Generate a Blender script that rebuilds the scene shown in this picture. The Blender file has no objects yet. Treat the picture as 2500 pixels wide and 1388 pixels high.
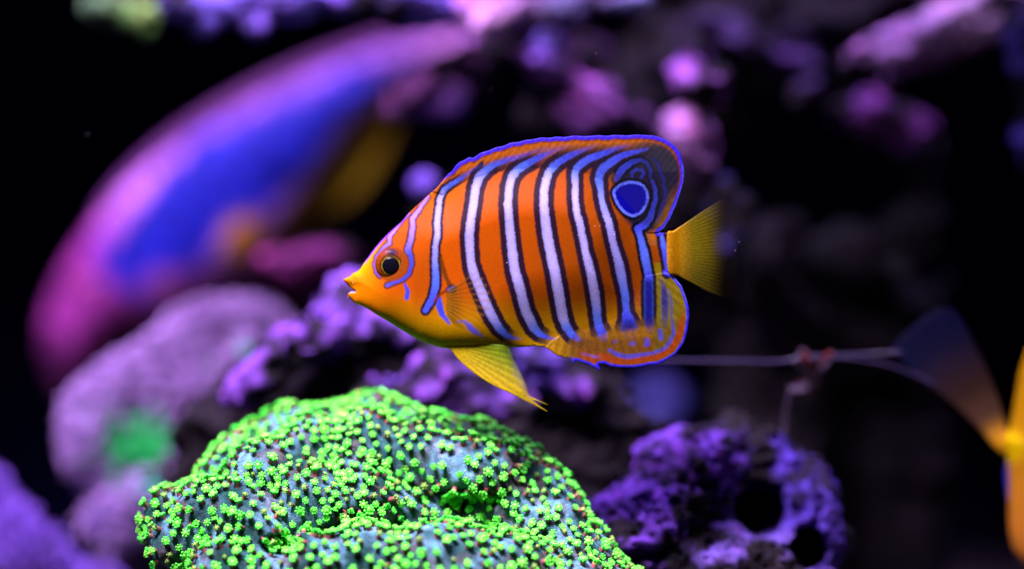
import bpy, math, random
import numpy as np
from mathutils import Vector, Matrix
from mathutils.geometry import delaunay_2d_cdt

random.seed(7)
RNG = np.random.default_rng(11)
scene = bpy.context.scene
C = scene.collection
pi = math.pi

# ------------------------------------------------------------------ camera
# macro view into a reef aquarium: focus plane is y = 0, one photo pixel is 0.1 mm there
DIST = 0.70
MM = 1e-3
cd = bpy.data.cameras.new('camera')
cam = bpy.data.objects.new('camera', cd); C.objects.link(cam)
cam.location = (0, -DIST, 0); cam.rotation_euler = (pi/2, 0, 0)
cd.sensor_width = 36.0
cd.lens = 36.0*DIST/0.25
cd.clip_start = 0.01; cd.clip_end = 50
cd.dof.use_dof = True
cd.dof.focus_distance = DIST - 0.002
cd.dof.aperture_fstop = 2.8
scene.camera = cam

# ------------------------------------------------------------------ world, tank lamps and an added lamp
w = bpy.data.worlds.new('World'); scene.world = w; w.use_nodes = True
bgn = w.node_tree.nodes['Background']
bgn.inputs[0].default_value = (0.10, 0.12, 0.55, 1); bgn.inputs[1].default_value = 0.008

LC = (0.86, 0.62, 1.0)          # colour of the LED reef lamp
def lamp(name, loc, target, sx, sy, power, col, spread):
    ld = bpy.data.lights.new(name, 'AREA')
    ld.shape = 'RECTANGLE'; ld.size = sx; ld.size_y = sy
    ld.energy = power; ld.color = col; ld.spread = math.radians(spread)
    o = bpy.data.objects.new(name, ld); C.objects.link(o)
    o.location = loc
    o.rotation_euler = (Vector(target)-Vector(loc)).to_track_quat('-Z', 'Y').to_euler()
    return o
lamp('reef_lamp_front', (-0.15, -0.27, 0.46), (0.0, -0.02, -0.02), 0.24, 0.12, 1.45, LC, 38)
lamp('reef_lamp_back', (0.0, 0.10, 0.46), (0.0, 0.15, 0.0), 0.55, 0.10, 1.7, (0.60, 0.40, 1.0), 75)
lamp('added_lamp_left', (-0.24, 0.02, 0.46), (-0.12, 0.24, 0.0), 0.20, 0.10, 1.3, (0.85, 0.55, 1.0), 46)  # added to brighten the large pink fish, no fixture known there

scene.view_settings.view_transform = 'Standard'
scene.view_settings.look = 'None'
scene.view_settings.exposure = 0.0
scene.view_settings.gamma = 1.0
scene.view_settings.use_curve_mapping = False
try:
    scene.cycles.use_denoising = True
    scene.cycles.transparent_max_bounces = 16
except Exception:
    pass

# ------------------------------------------------------------------ helpers
def s2l(c):
    c = np.asarray(c, float)/255.0
    return np.where(c <= 0.04045, c/12.92, ((c+0.055)/1.055)**2.4)
K = 1.35
def A(r, g, b, k=K):
    """base colour of a surface that looks (r,g,b) under the violet lamp"""
    return np.clip(s2l((r, g, b))/(np.array(LC)*k), 0.0, 0.92)

def P(px, py, d=0.0):
    """photo pixel at depth d metres behind the focus plane -> world point"""
    k = 1e-4*(1+d/DIST)
    return np.array([(px-1250)*k, d, (694-py)*k])
def PS(d): return 1e-4*(1+d/DIST)

def sm(a, b, x):
    t = np.clip((x-a)/(b-a), 0, 1); return t*t*(3-2*t)

def hash3(ix, iy, iz, seed):
    h = (ix.astype(np.int64)*374761393 + iy.astype(np.int64)*668265263 + iz.astype(np.int64)*2147483647 + seed*974634763) & 0xFFFFFFFF
    h = ((h ^ (h >> 13))*1274126177) & 0xFFFFFFFF
    h = ((h ^ (h >> 15))*2246822519) & 0xFFFFFFFF
    h = h ^ (h >> 16)
    return (h & 0xFFFFFF)/float(0xFFFFFF)
def vnoise(p, seed=0):
    f = np.floor(p); t = p-f; t = t*t*(3-2*t)
    i = f.astype(np.int64)
    x, y, z = i[..., 0], i[..., 1], i[..., 2]
    tx, ty, tz = t[..., 0], t[..., 1], t[..., 2]
    r = 0
    for dx in (0, 1):
        wx = tx if dx else 1-tx
        for dy in (0, 1):
            wy = ty if dy else 1-ty
            for dz in (0, 1):
                wz = tz if dz else 1-tz
                r = r + wx*wy*wz*hash3(x+dx, y+dy, z+dz, seed)
    return r*2-1
def fbm(p, octv=4, seed=0, gain=0.5):
    a = 1.0; s = 0; n = 0
    for o in range(octv):
        s = s + a*vnoise(p*(2.03**o)+o*17.3, seed+o); n += a; a *= gain
    return s/n
def n2(p, scale, seed=0, octv=3):
    q = np.stack([p[:, 0]*scale, p[:, 1]*scale, np.zeros(len(p))+seed*3.7], 1)
    return fbm(q, octv, seed)

def worley(p, seed=0):
    """distance to the nearest jittered cell point"""
    f = np.floor(p); best = np.full(p.shape[:-1], 9.0)
    for dx in (-1, 0, 1):
        for dy in (-1, 0, 1):
            for dz in (-1, 0, 1):
                cx, cy, cz = f[..., 0]+dx, f[..., 1]+dy, f[..., 2]+dz
                qx = cx+hash3(cx, cy, cz, seed+1); qy = cy+hash3(cx, cy, cz, seed+2); qz = cz+hash3(cx, cy, cz, seed+3)
                dd = (p[..., 0]-qx)**2+(p[..., 1]-qy)**2+(p[..., 2]-qz)**2
                best = np.minimum(best, dd)
    return np.sqrt(best)

def mesh_obj(name, verts, faces, mat, parent=None, col=None, smooth=True):
    me = bpy.data.meshes.new(name)
    verts = np.asarray(verts, float)
    me.from_pydata(verts.tolist(), [], [list(map(int, f)) for f in faces])
    if col is not None:
        c = np.ones((len(verts), 4)); cc = np.asarray(col, float); c[:, :cc.shape[1]] = cc
        at = me.color_attributes.new('Col', 'FLOAT_COLOR', 'POINT')
        at.data.foreach_set('color', c.astype(np.float32).ravel())
    if smooth: me.polygons.foreach_set('use_smooth', [True]*len(me.polygons))
    me.materials.append(mat); me.update()
    o = bpy.data.objects.new(name, me); C.objects.link(o)
    if parent is not None: o.parent = parent
    return o
def tag(o, label, cat, group=None):
    o['label'] = label; o['category'] = cat
    if group: o['group'] = group
    return o
def thing(name, label, cat, loc=(0, 0, 0), group=None):
    o = bpy.data.objects.new(name, None); C.objects.link(o); o.location = loc
    o.empty_display_size = 0.01
    return tag(o, label, cat, group)

def surface_nets(sd, org, h):
    nx, ny, nz = sd.shape
    neg = sd < 0
    cs = {}
    cnt = np.zeros((nx-1, ny-1, nz-1), np.int8)
    for a in (0, 1):
        for b in (0, 1):
            for c in (0, 1):
                cnt += neg[a:nx-1+a, b:ny-1+b, c:nz-1+c]
    act = (cnt > 0) & (cnt < 8)
    idx = -np.ones(act.shape, np.int64)
    I = np.argwhere(act); idx[act] = np.arange(len(I))
    acc = np.zeros((len(I), 3)); num = np.zeros(len(I))
    corners = [(a, b, c) for a in (0, 1) for b in (0, 1) for c in (0, 1)]
    for i0 in range(8):
        for i1 in range(i0+1, 8):
            c0, c1 = corners[i0], corners[i1]
            if sum(abs(c0[k]-c1[k]) for k in range(3)) != 1: continue
            v0 = sd[I[:, 0]+c0[0], I[:, 1]+c0[1], I[:, 2]+c0[2]]
            v1 = sd[I[:, 0]+c1[0], I[:, 1]+c1[1], I[:, 2]+c1[2]]
            m = (v0 < 0) != (v1 < 0)
            den = np.where(m, v0-v1, 1.0)
            t = np.where(m, v0/den, 0)[:, None]
            p = np.array(c0)+t*(np.array(c1)-np.array(c0))
            acc += p*m[:, None]; num += m
    V = org+(I+acc/num[:, None])*h
    F = []
    for ax in range(3):
        sl0 = [slice(None)]*3; sl1 = [slice(None)]*3
        sl0[ax] = slice(0, -1); sl1[ax] = slice(1, None)
        a0 = neg[tuple(sl0)]; a1 = neg[tuple(sl1)]
        E = np.argwhere(a0 != a1)
        u, v = (ax+1) % 3, (ax+2) % 3
        ok = (E[:, u] > 0) & (E[:, v] > 0) & (E[:, u] < sd.shape[u]-1) & (E[:, v] < sd.shape[v]-1)
        E = E[ok]
        q = []
        for du, dv in ((-1, -1), (0, -1), (0, 0), (-1, 0)):
            e = E.copy(); e[:, u] += du; e[:, v] += dv
            q.append(idx[e[:, 0], e[:, 1], e[:, 2]])
        q = np.stack(q, 1)
        fl = a0[E[:, 0], E[:, 1], E[:, 2]]
        q[~fl] = q[~fl][:, ::-1]
        F.append(q)
    F = np.concatenate(F)
    F = F[(F >= 0).all(1)]
    return V, F

def seg_dist(Pt, poly, vals=None, closed=False):
    """distance from points to a polyline, values interpolated along it"""
    poly = np.asarray(poly, float)
    n = len(poly); best = np.full(len(Pt), 1e9)
    out = None if vals is None else np.zeros((len(Pt), np.asarray(vals).shape[1]))
    rng = range(n if closed else n-1)
    for i in rng:
        a, b = poly[i], poly[(i+1) % n]
        ab = b-a; L = (ab@ab)+1e-12
        t = np.clip(((Pt-a)@ab)/L, 0, 1)
        d = np.hypot(*(Pt-(a+t[:, None]*ab)).T)
        m = d < best
        best[m] = d[m]
        if out is not None:
            vv = np.asarray(vals)
            out[m] = vv[i]+(vv[(i+1) % n]-vv[i])*t[m, None]
    return (best, out) if vals is not None else best

def smooth_poly(pts, n=6, closed=True):
    """Catmull-Rom through the points"""
    p = np.asarray(pts, float); N = len(p); out = []
    for i in range(N if closed else N-1):
        if closed: a, b, c, d = p[i-1], p[i], p[(i+1) % N], p[(i+2) % N]
        else: a, b, c, d = p[max(i-1, 0)], p[i], p[i+1], p[min(i+2, N-1)]
        for k in range(n):
            t = k/n
            out.append(0.5*((2*b)+(-a+c)*t+(2*a-5*b+4*c-d)*t*t+(-a+3*b-3*c+d)*t**3))
    if not closed: out.append(p[-1])
    return np.array(out)
def resample(pts, step, closed=True):
    p = np.asarray(pts, float)
    if closed: p = np.vstack([p, p[:1]])
    s = np.concatenate([[0], np.cumsum(np.hypot(*np.diff(p, axis=0).T))])
    n = max(3, int(round(s[-1]/step)))
    u = np.linspace(0, s[-1], n+1)
    if closed: u = u[:-1]
    return np.stack([np.interp(u, s, p[:, 0]), np.interp(u, s, p[:, 1])], 1)
def inside(Pt, poly):
    x, y = Pt[:, 0], Pt[:, 1]; r = np.zeros(len(Pt), bool); n = len(poly); j = n-1
    for i in range(n):
        xi, yi = poly[i]; xj, yj = poly[j]
        c = ((yi > y) != (yj > y)) & (x < (xj-xi)*(y-yi)/((yj-yi)+1e-12)+xi)
        r ^= c; j = i
    return r

def fill_outline(outline, step):
    """triangulate an outline with a fine even point grid inside"""
    out = resample(outline, step)
    lo, hi = out.min(0), out.max(0)
    gx = np.arange(lo[0], hi[0], step); gy = np.arange(lo[1], hi[1], step*0.866)
    X, Y = np.meshgrid(gx, gy); X[1::2] += step/2
    g = np.stack([X.ravel(), Y.ravel()], 1)
    g = g[inside(g, out)]
    g = g[seg_dist(g, out, closed=True) > step*0.55]
    n = len(out)
    pts = [Vector(p) for p in out.tolist()]+[Vector(p) for p in g.tolist()]
    r = delaunay_2d_cdt(pts, [], [list(range(n))], 1, 1e-6)
    V = np.array([tuple(v) for v in r[0]]); F = np.array(r[2])
    ob = np.zeros(len(V), bool)
    for i, src in enumerate(r[3]):
        if any(s < n for s in src): ob[i] = True
    return V, F, ob

def sheet(name, outline, step, thick, colour, mat, d, parent, yoff=None, edge=0.0):
    """solid from an outline: both faces bulge by thick(px) pixels about the mid plane (at depth d plus yoff px)"""
    V, F, ob = fill_outline(outline, step)
    t = thick(V); t = np.where(ob, edge, np.maximum(t, 0.3))
    yo = yoff(V) if yoff is not None else np.zeros(len(V))
    k = PS(d)
    def W(s): return np.stack([(V[:, 0]-1250)*k, d+(yo+s*t)*k, (694-V[:, 1])*k], 1)
    front, back = W(-1), W(1)
    n = len(V)
    if edge <= 0:
        bi = np.where(ob, np.arange(n), np.arange(n)+n)
        verts = np.vstack([front, back]); keep = np.ones(2*n, bool); keep[n:][ob] = False
        remap = np.cumsum(keep)-1
        f2 = remap[bi[F]]
        verts = verts[keep]
    else:
        verts = np.vstack([front, back]); f2 = F+n; keep = np.ones(2*n, bool)
    # orientation: front triangles must face -y
    a, b, c = V[F[:, 0]], V[F[:, 1]], V[F[:, 2]]
    ar = (b[:, 0]-a[:, 0])*(c[:, 1]-a[:, 1])-(b[:, 1]-a[:, 1])*(c[:, 0]-a[:, 0])
    Ff = np.where((ar > 0)[:, None], F[:, ::-1], F)
    fb = np.where((ar > 0)[:, None], f2, f2[:, ::-1])
    faces = [*Ff, *fb]
    if edge > 0:
        from collections import Counter
        cn = Counter()
        for tri in Ff:
            for i in range(3): cn[(tri[i], tri[(i+1) % 3])] += 1
        for (i, j) in list(cn):
            if (j, i) not in cn: faces.append((j, i, i+n, j+n))
    col = colour(V); col = np.vstack([col, col])[keep]
    return mesh_obj(name, verts, faces, mat, parent, col), V

def tube(path, radii, seg=8, cap=True):
    path = np.asarray(path, float); n = len(path)
    T = np.gradient(path, axis=0); T /= np.linalg.norm(T, axis=1)[:, None]+1e-12
    up = np.array([0.13, 0.21, 0.97]); V = []; F = []
    for i in range(n):
        a = np.cross(T[i], up); a /= np.linalg.norm(a)+1e-12; b = np.cross(T[i], a)
        for k in range(seg):
            an = 2*pi*k/seg
            V.append(path[i]+radii[i]*(math.cos(an)*a+math.sin(an)*b))
    for i in range(n-1):
        for k in range(seg):
            F.append((i*seg+k, i*seg+(k+1) % seg, (i+1)*seg+(k+1) % seg, (i+1)*seg+k))
    if cap:
        V.append(path[0]); V.append(path[-1]); c0, c1 = len(V)-2, len(V)-1
        for k in range(seg):
            F.append((c0, (k+1) % seg, k)); F.append((c1, (n-1)*seg+k, (n-1)*seg+(k+1) % seg))
    return np.array(V), F

# ------------------------------------------------------------------ materials
def new_mat(name):
    m = bpy.data.materials.new(name); m.use_nodes = True
    nt = m.node_tree; nt.nodes.clear()
    out = nt.nodes.new('ShaderNodeOutputMaterial')
    return m, nt, out
def N(nt, kind, **kw):
    n = nt.nodes.new(kind)
    for k, v in kw.items():
        if k in n.inputs.keys(): n.inputs[k].default_value = v
        else: setattr(n, k, v)
    return n
def skin_mat(name, rough=0.5, spec=0.03, scale=2600, bump=0.05, var=0.14, sss=0.0):
    m, nt, out = new_mat(name); L = nt.links.new
    at = N(nt, 'ShaderNodeAttribute', attribute_name='Col')
    tc = N(nt, 'ShaderNodeTexCoord')
    no = N(nt, 'ShaderNodeTexNoise', Scale=scale*1.6, Detail=3.0)
    L(tc.outputs['Object'], no.inputs['Vector'])
    mr = N(nt, 'ShaderNodeMapRange'); mr.inputs[1].default_value = 0.3; mr.inputs[2].default_value = 0.7
    mr.inputs[3].default_value = 1-var; mr.inputs[4].default_value = 1+var
    L(no.outputs['Fac'], mr.inputs[0])
    mx = N(nt, 'ShaderNodeMix', data_type='RGBA', blend_type='MULTIPLY'); mx.inputs[0].default_value = 1
    L(at.outputs['Color'], mx.inputs[6]); L(mr.outputs[0], mx.inputs[7])
    vo = N(nt, 'ShaderNodeTexVoronoi', Scale=scale); L(tc.outputs['Object'], vo.inputs['Vector'])
    bp = N(nt, 'ShaderNodeBump', Strength=bump, Distance=0.0004); L(vo.outputs['Distance'], bp.inputs['Height'])
    b = N(nt, 'ShaderNodeBsdfPrincipled', Roughness=rough)
    b.inputs['Specular IOR Level'].default_value = spec
    L(mx.outputs[2], b.inputs['Base Color']); L(bp.outputs[0], b.inputs['Normal'])
    L(b.outputs[0], out.inputs[0])
    return m
def fin_mat(name, trans=0.18):
    m, nt, out = new_mat(name); L = nt.links.new
    at = N(nt, 'ShaderNodeAttribute', attribute_name='Col')
    tc = N(nt, 'ShaderNodeTexCoord')
    no = N(nt, 'ShaderNodeTexNoise', Scale=1500.0, Detail=2.0); L(tc.outputs['Object'], no.inputs['Vector'])
    mr = N(nt, 'ShaderNodeMapRange'); mr.inputs[1].default_value = 0.3; mr.inputs[2].default_value = 0.7
    mr.inputs[3].default_value = 0.82; mr.inputs[4].default_value = 1.18; L(no.outputs['Fac'], mr.inputs[0])
    mx = N(nt, 'ShaderNodeMix', data_type='RGBA', blend_type='MULTIPLY'); mx.inputs[0].default_value = 1
    L(at.outputs['Color'], mx.inputs[6]); L(mr.outputs[0], mx.inputs[7])
    b = N(nt, 'ShaderNodeBsdfPrincipled', Roughness=0.5); b.inputs['Specular IOR Level'].default_value = 0.12
    L(mx.outputs[2], b.inputs['Base Color'])
    tl = N(nt, 'ShaderNodeBsdfTranslucent'); L(mx.outputs[2], tl.inputs['Color'])
    ms = N(nt, 'ShaderNodeMixShader'); ms.inputs[0].default_value = trans
    L(b.outputs[0], ms.inputs[1]); L(tl.outputs[0], ms.inputs[2])
    tr = N(nt, 'ShaderNodeBsdfTransparent')
    m2 = N(nt, 'ShaderNodeMixShader'); L(at.outputs['Alpha'], m2.inputs[0])
    L(tr.outputs[0], m2.inputs[1]); L(ms.outputs[0], m2.inputs[2])
    L(m2.outputs[0], out.inputs[0])
    return m
def rock_mat(name, scale=260, rough=0.75, bump=0.6, var=0.55, spec=0.2):
    """colour attribute broken up by two noises, fine pitted relief"""
    m, nt, out = new_mat(name); L = nt.links.new
    at = N(nt, 'ShaderNodeAttribute', attribute_name='Col')
    tc = N(nt, 'ShaderNodeTexCoord')
    n1 = N(nt, 'ShaderNodeTexNoise', Scale=scale, Detail=6.0, Roughness=0.65); L(tc.outputs['Object'], n1.inputs['Vector'])
    mr = N(nt, 'ShaderNodeMapRange'); mr.inputs[1].default_value = 0.33; mr.inputs[2].default_value = 0.68
    mr.inputs[3].default_value = 1-var; mr.inputs[4].default_value = 1+var; L(n1.outputs['Fac'], mr.inputs[0])
    mx = N(nt, 'ShaderNodeMix', data_type='RGBA', blend_type='MULTIPLY'); mx.inputs[0].default_value = 1
    L(at.outputs['Color'], mx.inputs[6]); L(mr.outputs[0], mx.inputs[7])
    n2_ = N(nt, 'ShaderNodeTexNoise', Scale=scale*3.5, Detail=5.0, Roughness=0.7); L(tc.outputs['Object'], n2_.inputs['Vector'])
    bp = N(nt, 'ShaderNodeBump', Strength=bump, Distance=0.0015); L(n2_.outputs['Fac'], bp.inputs['Height'])
    b = N(nt, 'ShaderNodeBsdfPrincipled', Roughness=rough); b.inputs['Specular IOR Level'].default_value = spec
    L(mx.outputs[2], b.inputs['Base Color']); L(bp.outputs[0], b.inputs['Normal'])
    L(b.outputs[0], out.inputs[0])
    return m
def plain_mat(name, col, rough=0.5, spec=0.3, var=0.2, scale=300):
    m, nt, out = new_mat(name); L = nt.links.new
    tc = N(nt, 'ShaderNodeTexCoord')
    no = N(nt, 'ShaderNodeTexNoise', Scale=float(scale), Detail=4.0); L(tc.outputs['Object'], no.inputs['Vector'])
    cr = N(nt, 'ShaderNodeValToRGB')
    cr.color_ramp.elements[0].position = 0.3; cr.color_ramp.elements[1].position = 0.7
    cr.color_ramp.elements[0].color = (*[c*(1-var) for c in col], 1); cr.color_ramp.elements[1].color = (*[min(1, c*(1+var)) for c in col], 1)
    L(no.outputs['Fac'], cr.inputs[0])
    b = N(nt, 'ShaderNodeBsdfPrincipled', Roughness=rough); b.inputs['Specular IOR Level'].default_value = spec
    L(cr.outputs[0], b.inputs['Base Color']); L(b.outputs[0], out.inputs[0])
    return m

M_SKIN = skin_mat('fish_skin'); M_FIN = fin_mat('fish_fin')
M_BIG = skin_mat('large_fish_skin', scale=260, bump=0.4, var=0.3)
M_ROCK = rock_mat('coralline_rock'); M_REEF = rock_mat('reef_rock', scale=150)
M_CORAL = rock_mat('coral_flesh', scale=520, bump=0.8, var=0.6)
M_POLYP = skin_mat('polyp_flesh', rough=0.4, spec=0.25, scale=1500, bump=0.2, var=0.2)
nt_ = M_POLYP.node_tree
oi_ = N(nt_, 'ShaderNodeObjectInfo'); mr_ = N(nt_, 'ShaderNodeMapRange'); mr_.inputs[3].default_value = 0.68; mr_.inputs[4].default_value = 1.12
nt_.links.new(oi_.outputs['Random'], mr_.inputs[0])
bs_ = next(n for n in nt_.nodes if n.type == 'BSDF_PRINCIPLED'); src_ = bs_.inputs['Base Color'].links[0].from_socket
mx_ = N(nt_, 'ShaderNodeMix', data_type='RGBA', blend_type='MULTIPLY'); mx_.inputs[0].default_value = 1
nt_.links.new(src_, mx_.inputs[6]); nt_.links.new(mr_.outputs[0], mx_.inputs[7]); nt_.links.new(mx_.outputs[2], bs_.inputs['Base Color'])
M_EYE = skin_mat('eye_gloss', rough=0.35, spec=0.06, scale=1200, bump=0.0, var=0.25)
M_PUPIL = plain_mat('pupil_black', (0.002, 0.002, 0.004), rough=0.25, spec=0.12)
M_SHRIMP = skin_mat('shrimp_shell', rough=0.3, spec=0.4, scale=700, bump=0.2)

# ------------------------------------------------------------------ setting: tank floor and back
FLOOR = -0.125
v = [(-0.7, -0.25, FLOOR), (0.7, -0.25, FLOOR), (0.7, 0.62, FLOOR), (-0.7, 0.62, FLOOR)]
nx, ny = 70, 44
gx = np.linspace(-0.7, 0.7, nx); gy = np.linspace(-0.25, 0.62, ny)
X, Y = np.meshgrid(gx, gy); pp = np.stack([X.ravel(), Y.ravel(), np.zeros(X.size)], 1)
pp[:, 2] = FLOOR+0.006*fbm(pp*14, 3, 5)
ff = [(j*nx+i, j*nx+i+1, (j+1)*nx+i+1, (j+1)*nx+i) for j in range(ny-1) for i in range(nx-1)]
o = mesh_obj('tank_floor', pp, ff, plain_mat('dark_sand', (0.05, 0.045, 0.05), 0.9, 0.1, 0.5, 900)); o['kind'] = 'structure'
o['label'] = 'dark sand bed of the aquarium under the reef'
v = [(-0.9, 0.60, FLOOR-0.02), (0.9, 0.60, FLOOR-0.02), (0.9, 0.60, 0.62), (-0.9, 0.60, 0.62)]
v2 = [(a, b+0.01, c) for a, b, c in v]
o = mesh_obj('tank_back_wall', v+v2, [(0, 1, 2, 3), (7, 6, 5, 4), (0, 4, 5, 1), (1, 5, 6, 2), (2, 6, 7, 3), (3, 7, 4, 0)],
             plain_mat('black_back_panel', (0.003, 0.005, 0.030), 0.9, 0.05, 0.2, 8), smooth=False); o['kind'] = 'structure'
o['label'] = 'near black navy back panel of the aquarium'

# ------------------------------------------------------------------ rocks and corals from blended blobs
def blend_sdf(Q, blobs, k):
    """blobs: (centre xyz, radii xyz, tilt about y) smooth union"""
    acc = np.zeros(Q.shape[:-1]); wts = []
    for c, r, tilt in blobs:
        q = Q-c
        if tilt:
            ct, st = math.cos(tilt), math.sin(tilt)
            q = np.stack([q[..., 0]*ct+q[..., 2]*st, q[..., 1], -q[..., 0]*st+q[..., 2]*ct], -1)
        q = q/r
        l = np.sqrt((q*q).sum(-1))
        d = (l-1)*min(r)
        acc += np.exp(np.clip(-d/k, -60, 60))
    return -k*np.log(acc+1e-26)
def sculpt(name, blobs, h, k, amp, freq, mat, colour, parent=None, holes=(), pit=0.0, pitf=200.0, seed=1, cut_floor=True, ridge=0.0, zmin=None):
    """blobs in photo terms: (px, py, depth mm, r or (rx, ry, rz) px, tilt deg, tint index)"""
    B = []; tints = []
    for b in blobs:
        px, py, dm, r = b[:4]
        d = dm*MM; k_ = PS(d)
        r = (r, r, r) if np.isscalar(r) else r
        B.append((P(px, py, d), np.array([r[0], r[2], r[1]])*k_, math.radians(b[4]) if len(b) > 4 else 0))
        tints.append(b[5] if len(b) > 5 else 0)
    lo = np.min([c-max(r) for c, r, t in B], 0)-amp*1.5-3*h; hi = np.max([c+max(r) for c, r, t in B], 0)+amp*1.5+3*h+k
    lo -= k
    if cut_floor: lo[2] = max(lo[2], FLOOR-0.006)
    if zmin is not None: lo[2] = max(lo[2], zmin)
    n = np.ceil((hi-lo)/h).astype(int)+1
    ax = [lo[i]+h*np.arange(n[i]) for i in range(3)]
    Q = np.stack(np.meshgrid(*ax, indexing='ij'), -1)
    sd = blend_sdf(Q, B, k)
    near = np.abs(sd) < (amp*1.3+2.5*h+pit+ridge)
    q = Q[near]
    dsp = amp*fbm(q*freq, 4, seed, 0.55)
    if ridge: dsp += ridge*(np.abs(fbm(q*freq*2.1, 3, seed+9))-0.25)
    if pit: dsp += pit*sm(0.45, 0.1, worley(q*pitf, seed))
    sd[near] += dsp-amp*0.4
    for (px, py, dm, r) in holes:
        d = dm*MM; r = (r, r, r) if np.isscalar(r) else r
        c = P(px, py, d); rr = np.array([r[0], r[2], r[1]])*PS(d)
        m = (np.abs(Q-c) < rr*1.7+h*3).all(-1)
        qq = Q[m]; u = (qq-c)/rr
        hd = (np.sqrt((u*u).sum(-1))-1)*min(rr)+0.25*min(rr)*fbm(qq*freq*1.5, 3, seed+4)
        sd[m] = np.maximum(sd[m], -hd)
    if cut_floor:
        sd = np.maximum(sd, FLOOR-0.003-Q[..., 2])
    sd[0] = sd[-1] = 1; sd[:, 0] = sd[:, -1] = 1; sd[:, :, 0] = sd[:, :, -1] = 1
    V, F = surface_nets(sd, lo, h)
    # tint weight per vertex from nearest blob
    tw = np.zeros((len(V), max(tints)+1)); 
    for (c, r, t), ti in zip(B, tints):
        u = (V-c)/r
        dd = (np.sqrt((u*u).sum(-1))-1)*min(r)
        tw[:, ti] += np.exp(np.clip(-dd/(k*1.2), -40, 40))
    tw /= tw.sum(1)[:, None]
    col = colour(V, tw)
    o = mesh_obj(name, V, F, mat, parent, col)
    return o, V, F

PURPLE = A(120, 72, 205); PINK = A(190, 100, 225); LILAC = A(170, 140, 225); DARK = np.array([0.0016, 0.0011, 0.0024]); MAROON = np.array([0.0034, 0.0016, 0.0024])  # last two: stone set near black, standing in for shade between the rocks
def rock_cols(tints, f=60, dark=0.5, seed=3):
    """encrusting algae tints, also painting highlights, over stone blackened for shade"""
    T = np.array(tints)
    def fn(V, tw):
        base = tw@T
        n = fbm(V*f, 4, seed); n2_ = fbm(V*f*3.1, 3, seed+5)
        lum = sm(0.0, 0.22, base.sum(1)/3)
        m = sm(-0.22, 0.20, n+0.35*n2_-0.02-dark*0.4+0.22*lum)[:, None]
        st = DARK*(1-sm(-.2, .3, n2_)[:, None])+MAROON*sm(-.2, .3, n2_)[:, None]
        c = st*(1-m)+base*m
        pk = sm(0.1, 0.5, fbm(V*f*1.7, 2, seed+8))[:, None]*0.6
        return c*(1-pk*m)+(c*np.array([1.5, 0.9, 1.05]))*pk*m
    return fn

# porous rock (lower right)
o, V, F = sculpt('porous_rock',
    [(1775, 1330, 62, (255, 262, 180), 0, 0), (1690, 1140, 50, (110, 75, 100), 20, 1), (1850, 1150, 60, (90, 70, 100), -30, 0),
     (1790, 1420, 40, (175, 125, 130), 0, 2), (1640, 1430, 40, 75, 0, 2), (1552, 1272, 40, (128, 66, 90), 22, 1), (1510, 1312, 36, (72, 52, 70), 0, 1), (1520, 1450, 50, (80, 100, 70), 0, 0), (1950, 1260, 52, (80, 90, 90), 0, 0), (1790, 1600, 60, (240, 200, 170), 0, 0)],
    0.00075, 0.0016, 0.0045, 120, M_ROCK,
    rock_cols([A(64, 36, 150), A(100, 48, 180), A(100, 68, 170)], 110, 0.35, 21),
    holes=[(1852, 1238, 46, (70, 68, 260)), (1965, 1335, 46, (60, 58, 230)), (1735, 1180, 34, (34, 20, 70)), (1700, 1245, 26, (34, 16, 70)),
           (1600, 1362, 18, (100, 26, 130)), (1880, 1130, 30, (30, 18, 50)), (1760, 1100, 20, (20, 14, 40))],
    pit=0.0024, pitf=420, seed=31, ridge=0.0045, zmin=-0.088)
foot, V, F = sculpt('foot', [(1790, 1560, 60, (230, 110, 170)), (1790, 1800, 60, (280, 200, 200))], 0.003, 0.004, 0.004, 60, M_ROCK, rock_cols([A(80, 50, 150)], 60, .5, 4), seed=3)
foot.parent = o
tag(o, 'pitted purple live rock with two round black holes beside the green coral', 'rock')
# reef rocks behind, out of focus; highlights and shade painted into their tints
def bg_rock(name, label, blobs, tints, h=0.0016, k=0.0016, amp=0.006, freq=60, dark=0.5, seed=1, f=95, holes=(), pit=0.002, floor=True, cat='rock'):
    o, V, F = sculpt(name, blobs, h, k, amp*1.2, freq*1.7, M_REEF, rock_cols([np.array(t)*0.72 for t in tints], f, dark+0.38, seed), holes=holes, pit=pit*1.2, pitf=190, seed=seed, cut_floor=floor, ridge=amp*0.6)
    return tag(o, label, cat)

T_DARK = np.array([0.0040, 0.0022, 0.0034]); T_P = A(132, 64, 205); T_PK = A(195, 105, 245); T_BL = A(105, 82, 240); T_MG = A(150, 45, 150)  # T_DARK blackens the stone where shade falls
bg_rock('overhang_rock', 'dark maroon reef overhang above the striped fish with purple algae tips',
    [(1500, -10, 190, (330, 110, 200), 0, 0), (1900, 60, 200, (330, 130, 200), 0, 0), (2250, 20, 210, (260, 110, 180), 0, 0), (1650, 160, 170, (190, 110, 120), 25, 0),
     (1700, 130, 120, (18, 24, 20), 20, 1), (1705, 195, 115, (22, 22, 20), 0, 2), (1830, 115, 160, (50, 10, 30), -20, 4), (1945, 245, 150, (10, 14, 14), 0, 4),
     (1400, 260, 178, (110, 90, 90), 30, 0), (1600, 260, 165, (130, 60, 80), -10, 0)],
    [T_DARK, T_P, T_PK, T_BL, A(80, 50, 125)], seed=41, dark=0.2, floor=False, h=0.0019)
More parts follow.
